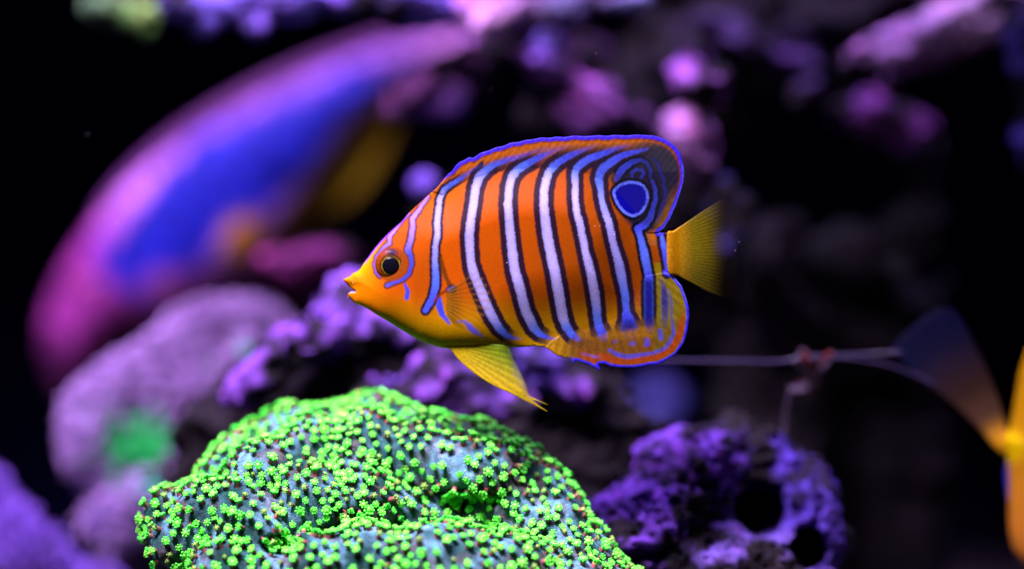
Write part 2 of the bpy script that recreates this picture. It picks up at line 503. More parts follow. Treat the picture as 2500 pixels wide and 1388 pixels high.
bg_rock('pink_crust_rock', 'bright pink lilac rock tip above the nape, covering the tail of the pink fish',
    [(1215, 42, 128, (58, 36, 45), 25, 0), (1140, 25, 138, (80, 36, 50), 10, 1), (1385, 10, 128, (34, 24, 28), 0, 2), (1300, 25, 134, (70, 26, 40), -10, 3), (1530, 0, 130, (22, 14, 20), 0, 2), (1460, 0, 140, (60, 20, 40), 0, 3)],
    [A(240, 160, 255), A(185, 105, 230), A(170, 150, 255), A(70, 34, 60)], seed=42, dark=-0.55, amp=0.0026, h=0.0012, floor=False)  # palest and bluish tints paint highlights on the tips
bg_rock('streaked_rock', 'violet crusted rock spur hanging over the back of the striped fish',
    [(1335, 116, 128, (20, 24, 20), 0, 1), (1355, 168, 133, (50, 22, 36), -28, 0), (1430, 215, 133, (56, 20, 36), -36, 0), (1490, 262, 133, (50, 24, 36), -30, 0), (1400, 262, 134, (28, 22, 26), 0, 0), (1440, 292, 134, (30, 26, 26), 0, 0), (1560, 300, 136, (46, 18, 30), -25, 2), (1350, 210, 150, (46, 60, 30), 0, 2), (1450, 160, 165, (60, 70, 30), 0, 2)],
    [A(165, 82, 205), A(120, 85, 240), A(80, 40, 105)], seed=44, dark=-0.15, amp=0.0028, h=0.0012, floor=False)
bg_rock('knob_rock', 'bright lilac knob of rock standing behind the upper tail fin corner of the striped fish',
    [(1678, 330, 120, (48, 62, 45), 12, 0), (1690, 385, 122, (36, 40, 35), 0, 0), (1650, 470, 150, (90, 120, 60), 0, 1), (1700, 620, 170, (130, 200, 60), 0, 1)],
    [A(225, 140, 255), T_DARK], seed=8, dark=-0.5, amp=0.003, h=0.0013, floor=False)
bg_rock('branching_sponge', 'long lilac pink branch slanting down from under the dark overhang', 
    [(2130, 128, 125, (45, 16, 20), 25, 0), (2230, 92, 125, (70, 32, 30), 25, 0), (2330, 58, 128, (75, 42, 35), 25, 1), (2430, 15, 132, (75, 42, 40), 25, 1), (2520, -30, 135, (80, 45, 40), 25, 1),
     (2300, 110, 135, (110, 30, 35), 25, 2)], [A(215, 140, 255), A(240, 175, 255), A(110, 60, 150)], seed=15, dark=-0.45, amp=0.003, freq=160, h=0.0012, floor=False, cat='sponge')
bg_rock('edge_rock', 'bluish purple rock lump by the dark cave, cut by the picture border',
    [(2495, 75, 120, (30, 38, 25), 0, 0), (2510, 150, 125, (30, 45, 25), 0, 0), (2500, 350, 130, (22, 40, 22), 0, 0), (2570, 200, 150, (70, 260, 60), 0, 1)],
    [T_BL, T_DARK], seed=16, dark=0.1, amp=0.003, h=0.0014, floor=False)
bg_rock('arched_rock', 'magenta topped arch of rock curving down inside the dark cave',
    [(2070, 268, 150, (40, 16, 25), -5, 0), (2130, 275, 150, (55, 26, 30), -15, 1), (2200, 310, 150, (45, 22, 30), -35, 1), (2225, 365, 150, (20, 34, 25), 20, 2), (2250, 430, 155, (26, 60, 25), 10, 3),
     (2245, 520, 160, (30, 70, 25), -15, 3), (2200, 600, 165, (45, 50, 30), 0, 3), (2180, 330, 165, (70, 36, 40), -30, 3), (2090, 620, 175, (100, 55, 50), 0, 3), (2130, 760, 190, (150, 120, 60), 0, 4), (2130, 1200, 210, (170, 420, 80), 0, 4)],
    [T_P, A(150, 55, 160), A(120, 85, 190), A(30, 30, 42), np.array([.002, .002, .003])], seed=23, dark=-0.1, amp=0.004, h=0.0017)  # last tint: pillars painted near black as shade in the cave
bg_rock('hanging_rock', 'small purple rock ledge behind the nape of the striped fish and the pink fish',
    [(1060, 190, 140, (75, 24, 35), 28, 0), (1000, 240, 138, (50, 16, 25), 40, 0), (1110, 245, 140, (30, 36, 30), 10, 1), (1055, 255, 142, (30, 20, 25), 0, 1), (1130, 180, 155, (100, 60, 40), 30, 2)],
    [A(170, 85, 190), A(115, 75, 205), T_DARK], seed=27, dark=0.0, amp=0.003, h=0.0012, floor=False)
bg_rock('nape_knob', 'round violet knob showing just behind the forehead of the striped fish',
    [(1042, 452, 130, (27, 27, 24), 0, 0), (1090, 520, 150, (60, 70, 40), 0, 1), (1180, 700, 175, (160, 200, 60), 0, 1)],
    [A(115, 75, 215), T_DARK], seed=29, dark=-0.2, amp=0.002, h=0.0012, floor=False)
bg_rock('magenta_rock', 'magenta algae covered lump between the pink fish and the mouth of the striped fish',
    [(755, 640, 190, (75, 36, 50), 10, 0), (700, 660, 195, (50, 36, 40), 0, 0), (800, 730, 200, (120, 70, 60), 0, 1)],
    [A(150, 40, 140), T_DARK], seed=33, dark=-0.1, amp=0.003, h=0.0016, floor=False)
bg_rock('ledge_rock', 'lilac topped rock ledge between the green coral and the mouth of the striped fish',
    [(620, 925, 70, (75, 40, 40), 35, 0), (720, 850, 78, (75, 38, 40), 28, 0), (790, 825, 84, (45, 30, 30), 0, 0), (860, 770, 92, (60, 38, 40), 10, 1), (850, 715, 95, (34, 30, 30), 0, 1), (930, 800, 92, (50, 24, 35), -25, 1),
     (900, 880, 100, (170, 70, 60), 10, 2), (760, 960, 95, (170, 80, 60), 25, 2), (800, 1200, 110, (330, 260, 80), 0, 2), (800, 1700, 115, (360, 330, 90), 0, 2)],
    [A(132, 66, 205), A(145, 82, 230), T_DARK], seed=35, dark=0.25, amp=0.0036, h=0.0013, freq=130)
bg_rock('lumpy_rock', 'knobbly purple rock below the belly fin of the striped fish, behind the green coral',
    [(1080, 905, 75, (55, 40, 35), 0, 0), (1050, 955, 72, (40, 40, 35), 0, 0), (1120, 960, 72, (55, 45, 35), -10, 0), (1180, 940, 74, (45, 34, 35), 0, 1), (1265, 985, 72, (30, 26, 25), 0, 0), (990, 975, 76, (45, 24, 30), 30, 1),
     (1310, 885, 85, (36, 46, 30), 0, 1), (1425, 940, 85, (24, 24, 22), 0, 0), (900, 985, 76, (50, 26, 30), 25, 0), (1360, 935, 92, (60, 26, 30), 0, 3), (1150, 1060, 100, (220, 90, 60), 0, 2), (1400, 1130, 100, (160, 150, 60), 0, 2), (1200, 1500, 110, (330, 420, 80), 0, 2)],
    [A(130, 66, 200), A(98, 62, 195), T_DARK, A(60, 24, 60)], seed=37, dark=0.35, amp=0.0036, h=0.0013, freq=140)
bg_rock('upper_coral_rock', 'row of hanging bluish violet lobes above the pink fish, top of the tank',
    [(440, 10, 120, (50, 30, 40), 0, 0), (495, 38, 118, (26, 34, 26), 0, 0), (565, 8, 120, (40, 28, 30), 0, 0), (625, 45, 120, (26, 32, 26), 0, 0), (575, 20, 122, (24, 20, 22), 0, 0), (700, 12, 122, (50, 30, 35), 0, 0), (780, -5, 120, (36, 22, 26), 0, 0), (900, -5, 125, (90, 40, 45), 0, 0), (1010, 10, 128, (80, 50, 45), 0, 0), (600, -60, 140, (330, 60, 80), 0, 1), (480, 75, 125, (18, 20, 18), 0, 1)],
    [A(115, 85, 220), T_DARK], seed=43, dark=-0.15, amp=0.0025, h=0.0014, freq=90, floor=False)
bg_rock('green_algae_tuft', 'soft dull green algae cushion hanging above the pink fish beside violet lobes',
    [(345, 35, 118, (36, 48, 30), 0, 0), (300, 10, 120, (45, 40, 30), 0, 1), (235, 15, 122, (30, 36, 28), 0, 1)],
    [A(130, 170, 95), A(70, 95, 75)], seed=45, dark=-1.1, amp=0.002, h=0.0012, floor=False, cat='algae')
bg_rock('far_knob', 'pale blue ball shaped sponge far back under the tail of the striped fish',
    [(1610, 988, 400, (48, 48, 48), 0, 0), (1605, 1300, 420, (40, 300, 40), 0, 1), (1605, 1650, 420, (120, 160, 100), 0, 1)],
    [A(104, 96, 215, .95), T_DARK], seed=47, dark=-1.4, amp=0.002, h=0.002, cat='sponge')
bg_rock('cave_rock', 'faint violet rock behind the yellow tail fin of the striped fish',
    [(1760, 490, 120, (26, 40, 30), -30, 0), (1800, 550, 122, (24, 50, 30), -10, 0), (1850, 640, 150, (60, 100, 50), 0, 1), (1880, 1000, 170, (120, 380, 60), 0, 1)],
    [A(75, 60, 165), np.array([.002, .002, .003])], seed=49, dark=-0.2, amp=0.003, h=0.0015)  # last tint: rock painted near black as cave shade

# lilac soft coral colony on the left
def fuzz(parent, V, F, n, length, rad, colfn, sel, mat, seed):
    """short tentacle tips over a surface, joined"""
    r = np.random.default_rng(seed)
    a, b, c, dd = (V[F[:, i]] for i in range(4))
    cen = (a+b+c+dd)/4; nr = np.cross(c-a, dd-b); ar = np.linalg.norm(nr, axis=1); nr /= ar[:, None]+1e-15
    ok = sel(cen, nr); w_ = ar*ok; w_ /= w_.sum()
    ids = r.choice(len(F), n, p=w_)
    VV = []; FF = []; CC = []
    for q, i in enumerate(ids):
        p = cen[i]+(r.random(3)-.5)*0.0012; nn = nr[i]+(r.random(3)-.5)*0.7+np.array([0, 0, .25]); nn /= np.linalg.norm(nn)
        t1 = np.cross(nn, [.3, .5, .8]); t1 /= np.linalg.norm(t1); t2 = np.cross(nn, t1)
        L_ = length*(0.6+0.8*r.random()); R_ = rad*(0.7+0.6*r.random())
        s = len(VV); rings = [(0, 1), (0.7, 0.85), (0.95, 0.9)]
        for hh, rr in rings:
            for k in range(5):
                an = 2*pi*k/5
                VV.append(p+nn*hh*L_+R_*rr*(math.cos(an)*t1+math.sin(an)*t2)); CC.append(colfn(p, hh))
        VV.append(p+nn*L_*1.15); CC.append(colfn(p, 1.0))
        for j in range(2):
            for k in range(5):
                FF.append((s+j*5+k, s+j*5+(k+1) % 5, s+(j+1)*5+(k+1) % 5, s+(j+1)*5+k))
        for k in range(5): FF.append((s+10+k, s+10+(k+1) % 5, s+15))
    o = mesh_obj('tentacle_tips', VV, FF, mat, parent, CC); o['kind'] = 'stuff'
    return o
def soft_coral(name, label, blobs, tints, seed, n, holes=(), colfn=None):
    root = thing(name, label, 'coral', tuple(np.array([*P(blobs[0][0], 0, blobs[0][2]*MM)[:2], FLOOR])))
    blobs = [(b[0], b[1], b[2]+45, tuple(q*0.68 for q in b[3]), *b[4:]) for b in blobs]
    T = np.array(tints)
    def cf(V, tw):
        b = tw@T; nn = fbm(V*90, 3, seed)[:, None]
        return b*np.clip(1+1.5*nn, .08, 2)
    o, V, F = sculpt('flesh', blobs, 0.0013, 0.0016, 0.0030, 120, M_CORAL, cf, holes=holes, seed=seed)
    o.parent = root; o.matrix_parent_inverse = Matrix.Translation(-Vector(root.location))
    tipcol = np.array(tints[0])*1.15
    f = fuzz(root, V, F, n, 0.0024, 0.0006, (lambda p, h: tipcol*(0.8+0.5*h)) if colfn is None else colfn, lambda c, nr: (nr[:, 1] < 0.35) & (c[:, 2] > -0.10), M_POLYP, seed)
    f.matrix_parent_inverse = Matrix.Translation(-Vector(root.location))
    return root
LIL = A(166, 116, 206); LILD = A(92, 58, 150); GRN = A(50, 180, 112); TEAL = A(70, 245, 215)  # LILD paints the dimmer light on the lower lobes
gc = P(345, 1090, 0.145)
soft_coral('lilac_soft_coral', 'fuzzy lilac lobed soft coral with a dark green hollow beside the green coral',
    [(530, 800, 108, (120, 62, 60), 18, 0), (430, 860, 104, (105, 72, 60), 35, 0), (660, 815, 112, (75, 55, 45), 0, 5), (300, 940, 100, (90, 68, 55), 40, 0), (450, 955, 100, (95, 60, 55), -10, 0), (550, 1000, 102, (60, 75, 50), 0, 1), (205, 1070, 98, (50, 120, 50), 5, 0),
     (300, 1265, 92, (120, 62, 55), 8, 1), (420, 1190, 84, (130, 44, 50), 6, 3), (350, 1095, 100, (135, 110, 40), 0, 2), (520, 900, 104, (45, 50, 42), 0, 2), (600, 860, 100, (26, 26, 40), 0, 3), (330, 1500, 110, (150, 200, 80), 0, 4), (350, 1900, 110, (190, 240, 90), 0, 4)],
    [LIL, LILD, GRN, TEAL, A(50, 35, 70), A(60, 85, 165)], 51, 3000,
    colfn=lambda p, h: (np.array(GRN)*(0.9+.5*h) if (p[0]-gc[0])**2/1.5+(p[2]-gc[2])**2 < (0.0088+0.003*math.sin(p[0]*900)+0.002*math.sin(p[2]*1700))**2 else np.array(LIL)*(0.75+0.5*h)))
soft_coral('violet_soft_coral', 'smooth violet soft coral mound below the lobed lilac coral with the green hollow',
    [(0, 1290, 85, (95, 90, 70), 0, 0), (80, 1370, 80, (110, 90, 70), -15, 0), (200, 1440, 80, (100, 70, 60), -15, 1), (-70, 1220, 90, (90, 110, 70), 0, 0), (60, 1700, 90, (230, 280, 90), 0, 2)],
    [A(104, 62, 175), A(52, 42, 135), A(34, 22, 55)], 53, 1300)

# ------------------------------------------------------------------ green polyp coral
root = thing('green_polyp_coral', 'mound of bright green star polyps on a pale crust below the striped fish', 'coral', tuple([*P(950, 0, 0.02)[:2], FLOOR]))
inv = Matrix.Translation(-Vector(root.location))
crest = [(420, 1215, 8), (480, 1185, 12), (545, 1120, 20), (600, 1070, 26), (660, 1035, 32), (730, 1000, 36), (800, 995, 38), (870, 990, 36), (910, 978, 34), (960, 990, 33), (1020, 1015, 31), (1090, 1030, 28), (1160, 1043, 25), (1225, 1070, 21), (1265, 1105, 18), (1320, 1155, 14), (1365, 1205, 11), (1400, 1265, 9), (1440, 1318, 7), (1490, 1380, 5), (1540, 1460, 5)]
bl = []
for px, py, d in crest: bl.append((px, py+58, d+2, (56, 56, 56), 0, 0))
# slope, lobes and front fold
for px, py, d, r in [(760, 1120, 18, 85), (900, 1110, 20, 95), (1020, 1120, 18, 85), (640, 1170, 10, 80), (1120, 1140, 14, 70), (520, 1260, 4, 80), (450, 1320, 4, 62), (1200, 1160, 12, 60),
                     (760, 1230, 6, 90), (620, 1290, 0, 75), (880, 1230, 8, 85), (1010, 1260, 14, 70), (1140, 1290, 18, 70), (1260, 1230, 14, 62), (1330, 1300, 8, 60), (1400, 1370, 4, 60),
                     (900, 1385, -8, (150, 80, 80)), (1080, 1380, -10, (130, 90, 80)), (1250, 1390, -6, (120, 80, 75)), (720, 1390, -8, (110, 80, 75)), (560, 1400, -4, 80), (1380, 1450, -2, 80),
                     (900, 1540, 22, (440, 150, 180))]:
    bl.append((px, py, d, r, 0, 0))
PALE = A(104, 140, 182); GREY = A(18, 62, 66); BRN = A(110, 66, 74)
def base_col(V, tw):
    n = fbm(V*160, 4, 77)[:, None]; m = sm(-0.3, 0.4, n)
    b_ = sm(0.1, 0.4, fbm(V*260, 3, 79))[:, None]*0.5
    return (np.array(GREY)*(1-m)+np.array(PALE)*m)*(1-b_)+np.array(BRN)*b_
cor, CV, CF = sculpt('crust', bl, 0.0010, 0.0013, 0.0026, 150, M_CORAL, base_col, holes=[(1120, 1226, -2, (130, 34, 150)), (1010, 1240, -4, (90, 20, 110)), (690, 1330, -12, (60, 30, 90))], seed=61, zmin=P(0, 1600, 0)[2])
fo, _v, _f = sculpt('rock_foot', [(900, 1660, 24, (400, 140, 180)), (900, 1850, 24, (470, 200, 230))], 0.003, 0.004, 0.004, 60, M_ROCK, rock_cols([A(80, 50, 150)], 60, .5, 4), seed=9)
fo.parent = root; fo.matrix_parent_inverse = inv
cor.parent = root; cor.matrix_parent_inverse = inv

def polyp_mesh(seed, n, hue=0.2):
    """short maroon stalk and a flower of n green blunt tentacles"""
    r = np.random.default_rng(seed)
    V = []; F = []; Cc = []
    stalk = A(135, 66, 78); gr = A(22, 220, 54); yl = A(128, 250, 88); cen = A(150, 150, 30)  # yellower tops partly paint the strong light falling on the polyps
    gr = gr*(1-hue*.6)+A(75, 238, 62)*hue*.7; yl = yl*(1-hue*.6)+A(175, 250, 110)*hue*.6
    H = 0.0016
    for j, (hh, rr) in enumerate([(-0.0006, 0.00085), (0.0007, 0.00075), (H, 0.00085)]):
        for k in range(7):
            an = 2*pi*k/7
            V.append((rr*math.cos(an), rr*math.sin(an), hh)); Cc.append(stalk if j < 2 else stalk*0.4+gr*0.6)
    for j in range(2):
        for k in range(7): F.append((j*7+k, j*7+(k+1) % 7, (j+1)*7+(k+1) % 7, (j+1)*7+k))
    for hh, rr in ((H+0.00035, 0.00092), (H+0.0007, 0.00058)):
        for k in range(7):
            an = 2*pi*k/7
            V.append((rr*math.cos(an), rr*math.sin(an), hh)); Cc.append(gr*.6+yl*.4)
    for j in (2, 3):
        for k in range(7): F.append((j*7+k, j*7+(k+1) % 7, (j+1)*7+(k+1) % 7, (j+1)*7+k))
    V.append((0, 0, H+0.00072)); Cc.append(yl*.6+cen*.4); ci = len(V)-1
    for k in range(7): F.append((28+k, 28+(k+1) % 7, ci))
    for k in range(n):
        an = 2*pi*(k+0.25*(r.random()-.5))/n
        ra, lift = 0.00100*(0.85+0.35*r.random()), 0.00042*(0.3+r.random())
        cx, cy, cz = ra*math.cos(an), ra*math.sin(an), H+lift
        R = 0.00040*(0.75+0.5*r.random())
        s = len(V)
        # blunt bead shaped tentacle tip
        for (dz, q) in ((-0.75, 0.55), (0.05, 1.0), (0.65, 0.7)):
            for m in range(6):
                b = an+2*pi*m/6
                V.append((cx+R*q*math.cos(b), cy+R*q*math.sin(b), cz+R*dz*1.1)); Cc.append(gr if dz < 0.5 else gr*0.55+yl*0.45)
        V.append((cx, cy, cz+R*1.05)); Cc.append(yl*0.7+gr*0.3)
        for j in range(2):
            for m in range(6): F.append((s+j*6+m, s+j*6+(m+1) % 6, s+(j+1)*6+(m+1) % 6, s+(j+1)*6+m))
        for m in range(6): F.append((s+12+m, s+12+(m+1) % 6, s+18))
    return np.array(V), F, np.array(Cc)
variants = [polyp_mesh(100+i, n, h_) for i, (n, h_) in enumerate(((8, 0), (9, .4), (8, .75), (9, .15), (7, 1.0), (8, .5)))]
closed_v = []
for i in range(2):   # half closed buds, greener stalk showing
    V_, F_, c_ = polyp_mesh(140+i, 6); V_ = V_.copy(); V_[14:, :2] *= 0.72; c_ = c_*0.45+np.array(A(150, 75, 85))*0.55; closed_v.append((V_, F_, c_))
variants += closed_v
a, b, c, dd = (CV[CF[:, i]] for i in range(4))
cen = (a+b+c+dd)/4; nr = np.cross(c-a, dd-b); ar = np.linalg.norm(nr, axis=1); nr /= ar[:, None]+1e-15
camp = np.array([0, -DIST, 0]); vd = camp-cen; vd /= np.linalg.norm(vd, axis=1)[:, None]
face = (nr*vd).sum(1)
ok = (cen[:, 2] > P(0, 1560, 0)[2]) & ((face > -0.35) | (nr[:, 2] > 0.2))
w_ = ar*ok; w_ /= w_.sum()
r = np.random.default_rng(5)
ids = r.choice(len(CF), 24000, p=w_)
cell = 0.00195; grid = {}; pts = []
for i in ids:
    p = cen[i]; dmin = cell*(0.84+0.42*hash3(*(np.array([x]) for x in np.floor(p*90)), 3)[0])
    key = tuple(np.floor(p/cell).astype(int)); good = True
    for dx in (-1, 0, 1):
        for dy in (-1, 0, 1):
            for dz in (-1, 0, 1):
                for q in grid.get((key[0]+dx, key[1]+dy, key[2]+dz), ()):
                    if ((q-p)**2).sum() < dmin*dmin: good = False; break
    if good: grid.setdefault(key, []).append(p); pts.append(i)
pts = np.array(pts)
k_ = 1e-4*(1+cen[pts, 1]/DIST); ppx = 1250+cen[pts, 0]/k_; ppy = 694-cen[pts, 2]/k_
score = (face[pts]+0.3)/(DIST+cen[pts, 1]) - 10*((ppy > 1400) | (ppx < 0))
order = np.argsort(-score)
pm = []
for i, (V_, F_, c_) in enumerate(variants):
    me = bpy.data.meshes.new('polyp')
    me.from_pydata(V_.tolist(), [], [list(f) for f in F_])
    at = me.color_attributes.new('Col', 'FLOAT_COLOR', 'POINT')
    at.data.foreach_set('color', np.hstack([c_, np.ones((len(c_), 1))]).astype(np.float32).ravel())
    me.polygons.foreach_set('use_smooth', [True]*len(me.polygons)); me.materials.append(M_POLYP); pm.append(me)
SV = []; SF = []; SC = []; base = 0
for q, oi in enumerate(order):
    i = pts[oi]
    nn = nr[i]*1.0+np.array([0, -0.10, 0.12])+(r.random(3)-.5)*0.5; nn /= np.linalg.norm(nn)
    rot = Vector(nn).to_track_quat('Z', 'Y').to_matrix().to_4x4() @ Matrix.Rotation(r.random()*6.28, 4, 'Z')
    s = 0.62+0.40*r.random()**1.3
    vi = int(r.integers(0, 6)) if r.random() < 0.9 else 6+int(r.integers(0, 2))
    mtx = Matrix.Translation(Vector(cen[i])) @ rot @ Matrix.Scale(s, 4)
    if q < 300:
        o = bpy.data.objects.new('polyp', pm[vi]); C.objects.link(o); o.parent = root
        o.matrix_basis = inv @ mtx
    else:
        V_, F_, c_ = variants[vi]; m3 = np.array(mtx)
        SV.append(V_@m3[:3, :3].T+m3[:3, 3]); SC.append(c_*(0.68+0.45*r.random())*np.array([0.8+.5*r.random(), 1, 1])); SF += [tuple(x+base for x in f) for f in F_]; base += len(V_)
if SV:
    o = mesh_obj('polyp_carpet', np.vstack(SV), SF, M_POLYP, root, np.vstack(SC)); o['kind'] = 'stuff'; o.matrix_parent_inverse = inv

# ------------------------------------------------------------------ the striped angelfish
A = lambda r, g, b, k=2.75: np.clip(s2l((r, g, b))/(np.array(LC)*k), 0.0, 0.92)   # fish colours darkened to offset the lamp raised for the coral
fish = thing('striped_angelfish', 'orange angelfish with white blue stripes edged in black and a yellow tail', 'fish', (0, 0, 0))
HEAD = [(838.6, 682), (847, 677), (856, 673), (860, 668), (868, 664), (877, 659), (885, 647), (894, 634), (916, 604), (941, 576), (965, 554), (981, 540), (1000, 518), (1026, 494), (1048, 474)]
DBASE = [(1072, 456), (1110, 432), (1180, 408), (1260, 394), (1340, 390), (1410, 396), (1470, 418), (1520, 452), (1560, 500), (1584, 545), (1606, 566)]
PED = [(1622, 568), (1640, 566), (1644, 590), (1645, 620), (1643, 645), (1638, 665), (1624, 666)]
ABASE = [(1606, 674), (1590, 700), (1566, 752), (1520, 798), (1450, 824), (1380, 838), (1335, 846)]
BELLY = [(1303, 843.5), (1287, 846), (1236, 847), (1184, 847.5), (1123, 849), (1095, 850), (1077, 848), (1053, 841), (1022, 829), (978, 803), (946, 783), (920, 768), (902, 756), (883, 746), (866, 739.5)]
MOUTH = [(852.5, 725), (849, 718), (856, 711.5), (868, 710), (863, 706), (854, 701), (845.6, 692)]
body_out = np.array(HEAD+DBASE+PED+ABASE+BELLY+MOUTH)
body_out = smooth_poly(body_out, 4)
fin_lines = [np.array(DBASE), np.array(ABASE)]
free_lines = [np.array(ABASE[-1:]+BELLY+MOUTH+HEAD+DBASE[:1]), np.array(PED)]
TOP_FREE = np.array(MOUTH[-2:]+HEAD+DBASE[:1]); BOT_FREE = np.array(ABASE[-1:]+BELLY+MOUTH[:2])
def body_t(V):
    def rnd(d, R):
        q = np.clip(d/R, 0, 1); return np.sqrt(np.maximum(1-(1-q)**2, 0))
    f = rnd(seg_dist(V, TOP_FREE), 125)*rnd(seg_dist(V, BOT_FREE), 70)
    g = sm(0, 1, np.clip(seg_dist(V, fin_lines[0])/140, 0, 1))*sm(0, 1, np.clip(seg_dist(V, fin_lines[1])/190, 0, 1))
    return 44*f*g*(0.62+0.38*sm(840, 980, V[:, 0]))

BLUE = A(64, 68, 232); LAV = A(184, 160, 246); LBLUE = A(90, 110, 240); VIO = A(185, 118, 255); NAVY = A(12, 16, 130); BLK = np.array([.006, .003, .008])
# stripe: list of (x, y, full width, whiteness, strength), dark border (left, right)
ST = []
def stripe(pts, dark, kind=0): ST.append((pts, dark, kind))
stripe([(998, 520, 6, .5, .8), (984, 534, 9, .5, 1), (966, 557, 10, .55, 1), (951, 580, 9, .5, 1), (952, 594, 10, .4, 1), (939, 603, 8, .35, 1), (921, 625, 8, .3, 1), (916, 645, 8, .3, 1), (920, 664, 8, .2, 1), (929, 675, 7, .1, 1)], 3, 1)
stripe([(1045, 481, 7, .5, .8), (1022, 514, 10, .55, 1), (1007, 534, 12, .6, 1), (1008, 557, 13, .5, 1), (1004, 585, 14, .4, 1), (997, 609, 14, .25, 1), (1004, 625, 10, .1, 1), (1007, 645, 8, 0, 1), (1000, 668, 8, 0, 1), (986, 682, 8, 0, 1), (966, 688, 8, .1, 1), (947, 696, 9, .2, 1)], 4, 1)
stripe([(991, 693, 6, .1, 1), (997, 712, 11, .1, 1), (995, 727, 10, .1, 1)], 0, 1)
stripe([(1190, 395, 6, 0, 0), (1150, 417, 8, 0, .4), (1128, 434, 11, .1, .9), (1100, 451, 13, .3, 1), (1085, 462, 14, .5, 1), (1074, 484, 15, .85, 1), (1071, 510, 15, .85, 1), (1068, 546, 17, .8, 1), (1069, 577, 16, .75, 1), (1064, 601, 15, .7, 1), (1063, 637, 16, .6, 1), (1065, 664, 18, .45, 1), (1065, 696, 19, .3, 1), (1057, 728, 19, .1, 1), (1040, 757, 14, .1, 1)], 6, 0)
stripe([(1394, 353, 10, 0, 0), (1316, 366, 12, 0, .25), (1273, 380, 12, 0, .5), (1235, 391, 15, .05, .9), (1205, 402, 18, .2, 1), (1188, 413, 21, .4, 1), (1170, 432, 24, .65, 1), (1161, 458, 22, .8, 1), (1157, 493, 22, 1, 1), (1149, 545, 23, 1, 1), (1146, 575, 24, .9, 1), (1148, 609, 23, .9, 1), (1151, 644, 23, .9, 1), (1158, 670, 25, .9, 1), (1168, 695, 25, .95, 1), (1179, 721, 25, .95, 1), (1191, 750, 25, .85, 1), (1205, 778, 24, .7, 1), (1218, 799, 22, .5, 1), (1232, 814, 17, .25, 1), (1247, 823, 10, .1, .9), (1272, 827, 6, 0, .2)], 10, 0)
stripe([(1400, 351, 8, 0, 0), (1356, 367, 11, 0, .4), (1324, 380, 15, 0, .8), (1300, 393, 18, .1, 1), (1278, 405, 20, .3, 1), (1261, 417, 22, .5, 1), (1250, 432, 22, .7, 1), (1243, 458, 21, .9, 1), (1240, 500, 22, 1, 1), (1243, 540, 22, 1, 1), (1247, 583, 24, .9, 1), (1252, 626, 26, .9, 1), (1257, 661, 26, .85, 1), (1267, 695, 27, .85, 1), (1276, 730, 26, .8, 1), (1284, 760, 26, .8, 1), (1293, 779, 26, .75, 1), (1303, 799, 24, .5, 1), (1316, 814, 18, .25, 1), (1334, 822, 10, .05, .9), (1358, 827, 6, 0, .2)], 11, 0)
stripe([(1465, 350, 8, 0, 0), (1423, 367, 12, 0, .6), (1389, 381, 17, 0, 1), (1368, 393, 19, .1, 1), (1351, 406, 21, .3, 1), (1340, 420, 21, .6, 1), (1333, 441, 22, .8, 1), (1328, 467, 23, .9, 1), (1327, 501, 23, .95, 1), (1331, 540, 25, .95, 1), (1337, 583, 27, .95, 1), (1346, 626, 27, .95, 1), (1355, 670, 27, .95, 1), (1363, 713, 28, .95, 1), (1369, 750, 27, .9, 1), (1374, 774, 26, .8, 1), (1383, 798, 24, .45, 1), (1396, 816, 20, .15, 1), (1412, 827, 14, 0, .5)], 11, 0)
stripe([(1540, 352, 8, 0, .1), (1508, 361, 12, 0, .6), (1475, 374, 16, 0, 1), (1440, 387, 20, .1, 1), (1421, 398, 20, .2, 1), (1407, 412, 19, .3, 1), (1403, 424, 18, .5, 1), (1404, 450, 17, .75, 1), (1403, 484, 18, .9, 1), (1407, 519, 18, .9, 1), (1414, 545, 20, .85, 1), (1422, 583, 19, .85, 1), (1429, 618, 20, .85, 1), (1436, 644, 23, .85, 1), (1442, 670, 23, .85, 1), (1447, 695, 25, .85, 1), (1452, 722, 25, .8, 1), (1456, 750, 23, .6, 1), (1458, 775, 22, .4, 1), (1461, 792, 22, .2, 1), (1468, 810, 28, 0, .9), (1474, 824, 22, 0, .2)], 10, 0)
stripe([(1580, 363, 8, 0, .6), (1547, 372, 13, 0, .9), (1518, 380, 17, 0, 1), (1496, 393, 20, .1, 1), (1478, 406, 22, .15, 1), (1466, 420, 22, .2, 1), (1462, 436, 22, .3, 1), (1464, 450, 19, .4, 1), (1466, 467, 16, .5, 1), (1469, 493, 16, .6, 1), (1479, 527, 19, .7, 1), (1486, 545, 20, .75, 1), (1493, 583, 19, .75, 1), (1503, 618, 21, .7, 1), (1510, 644, 25, .65, 1), (1516, 670, 25, .6, 1), (1521, 695, 22, .5, 1), (1526, 722, 20, .35, 1), (1528, 750, 18, .2, 1), (1530, 765, 22, .05, 1), (1533, 782, 36, -.5, 1), (1536, 800, 46, -.8, .8), (1538, 812, 40, -.9, .1)], 10, 0)
stripe([(1505, 437, 13, -.3, .8), (1511, 424, 16, -.1, 1), (1522, 410, 16, -.1, 1), (1541, 397, 13, -.3, 1), (1563, 390, 9, -.4, .9), (1580, 398, 8, -.5, .8), (1588, 414, 8, -.5, .8), (1588, 432, 8, -.6, .7)], 6, 2)
stripe([(1542, 431, 8, -.4, .7), (1542, 422, 8, -.4, .8), (1553, 414, 8, -.4, .8), (1567, 415, 8, -.4, .8), (1572, 424, 8, -.4, .8), (1565, 434, 8, -.4, .7)], 3, 2)
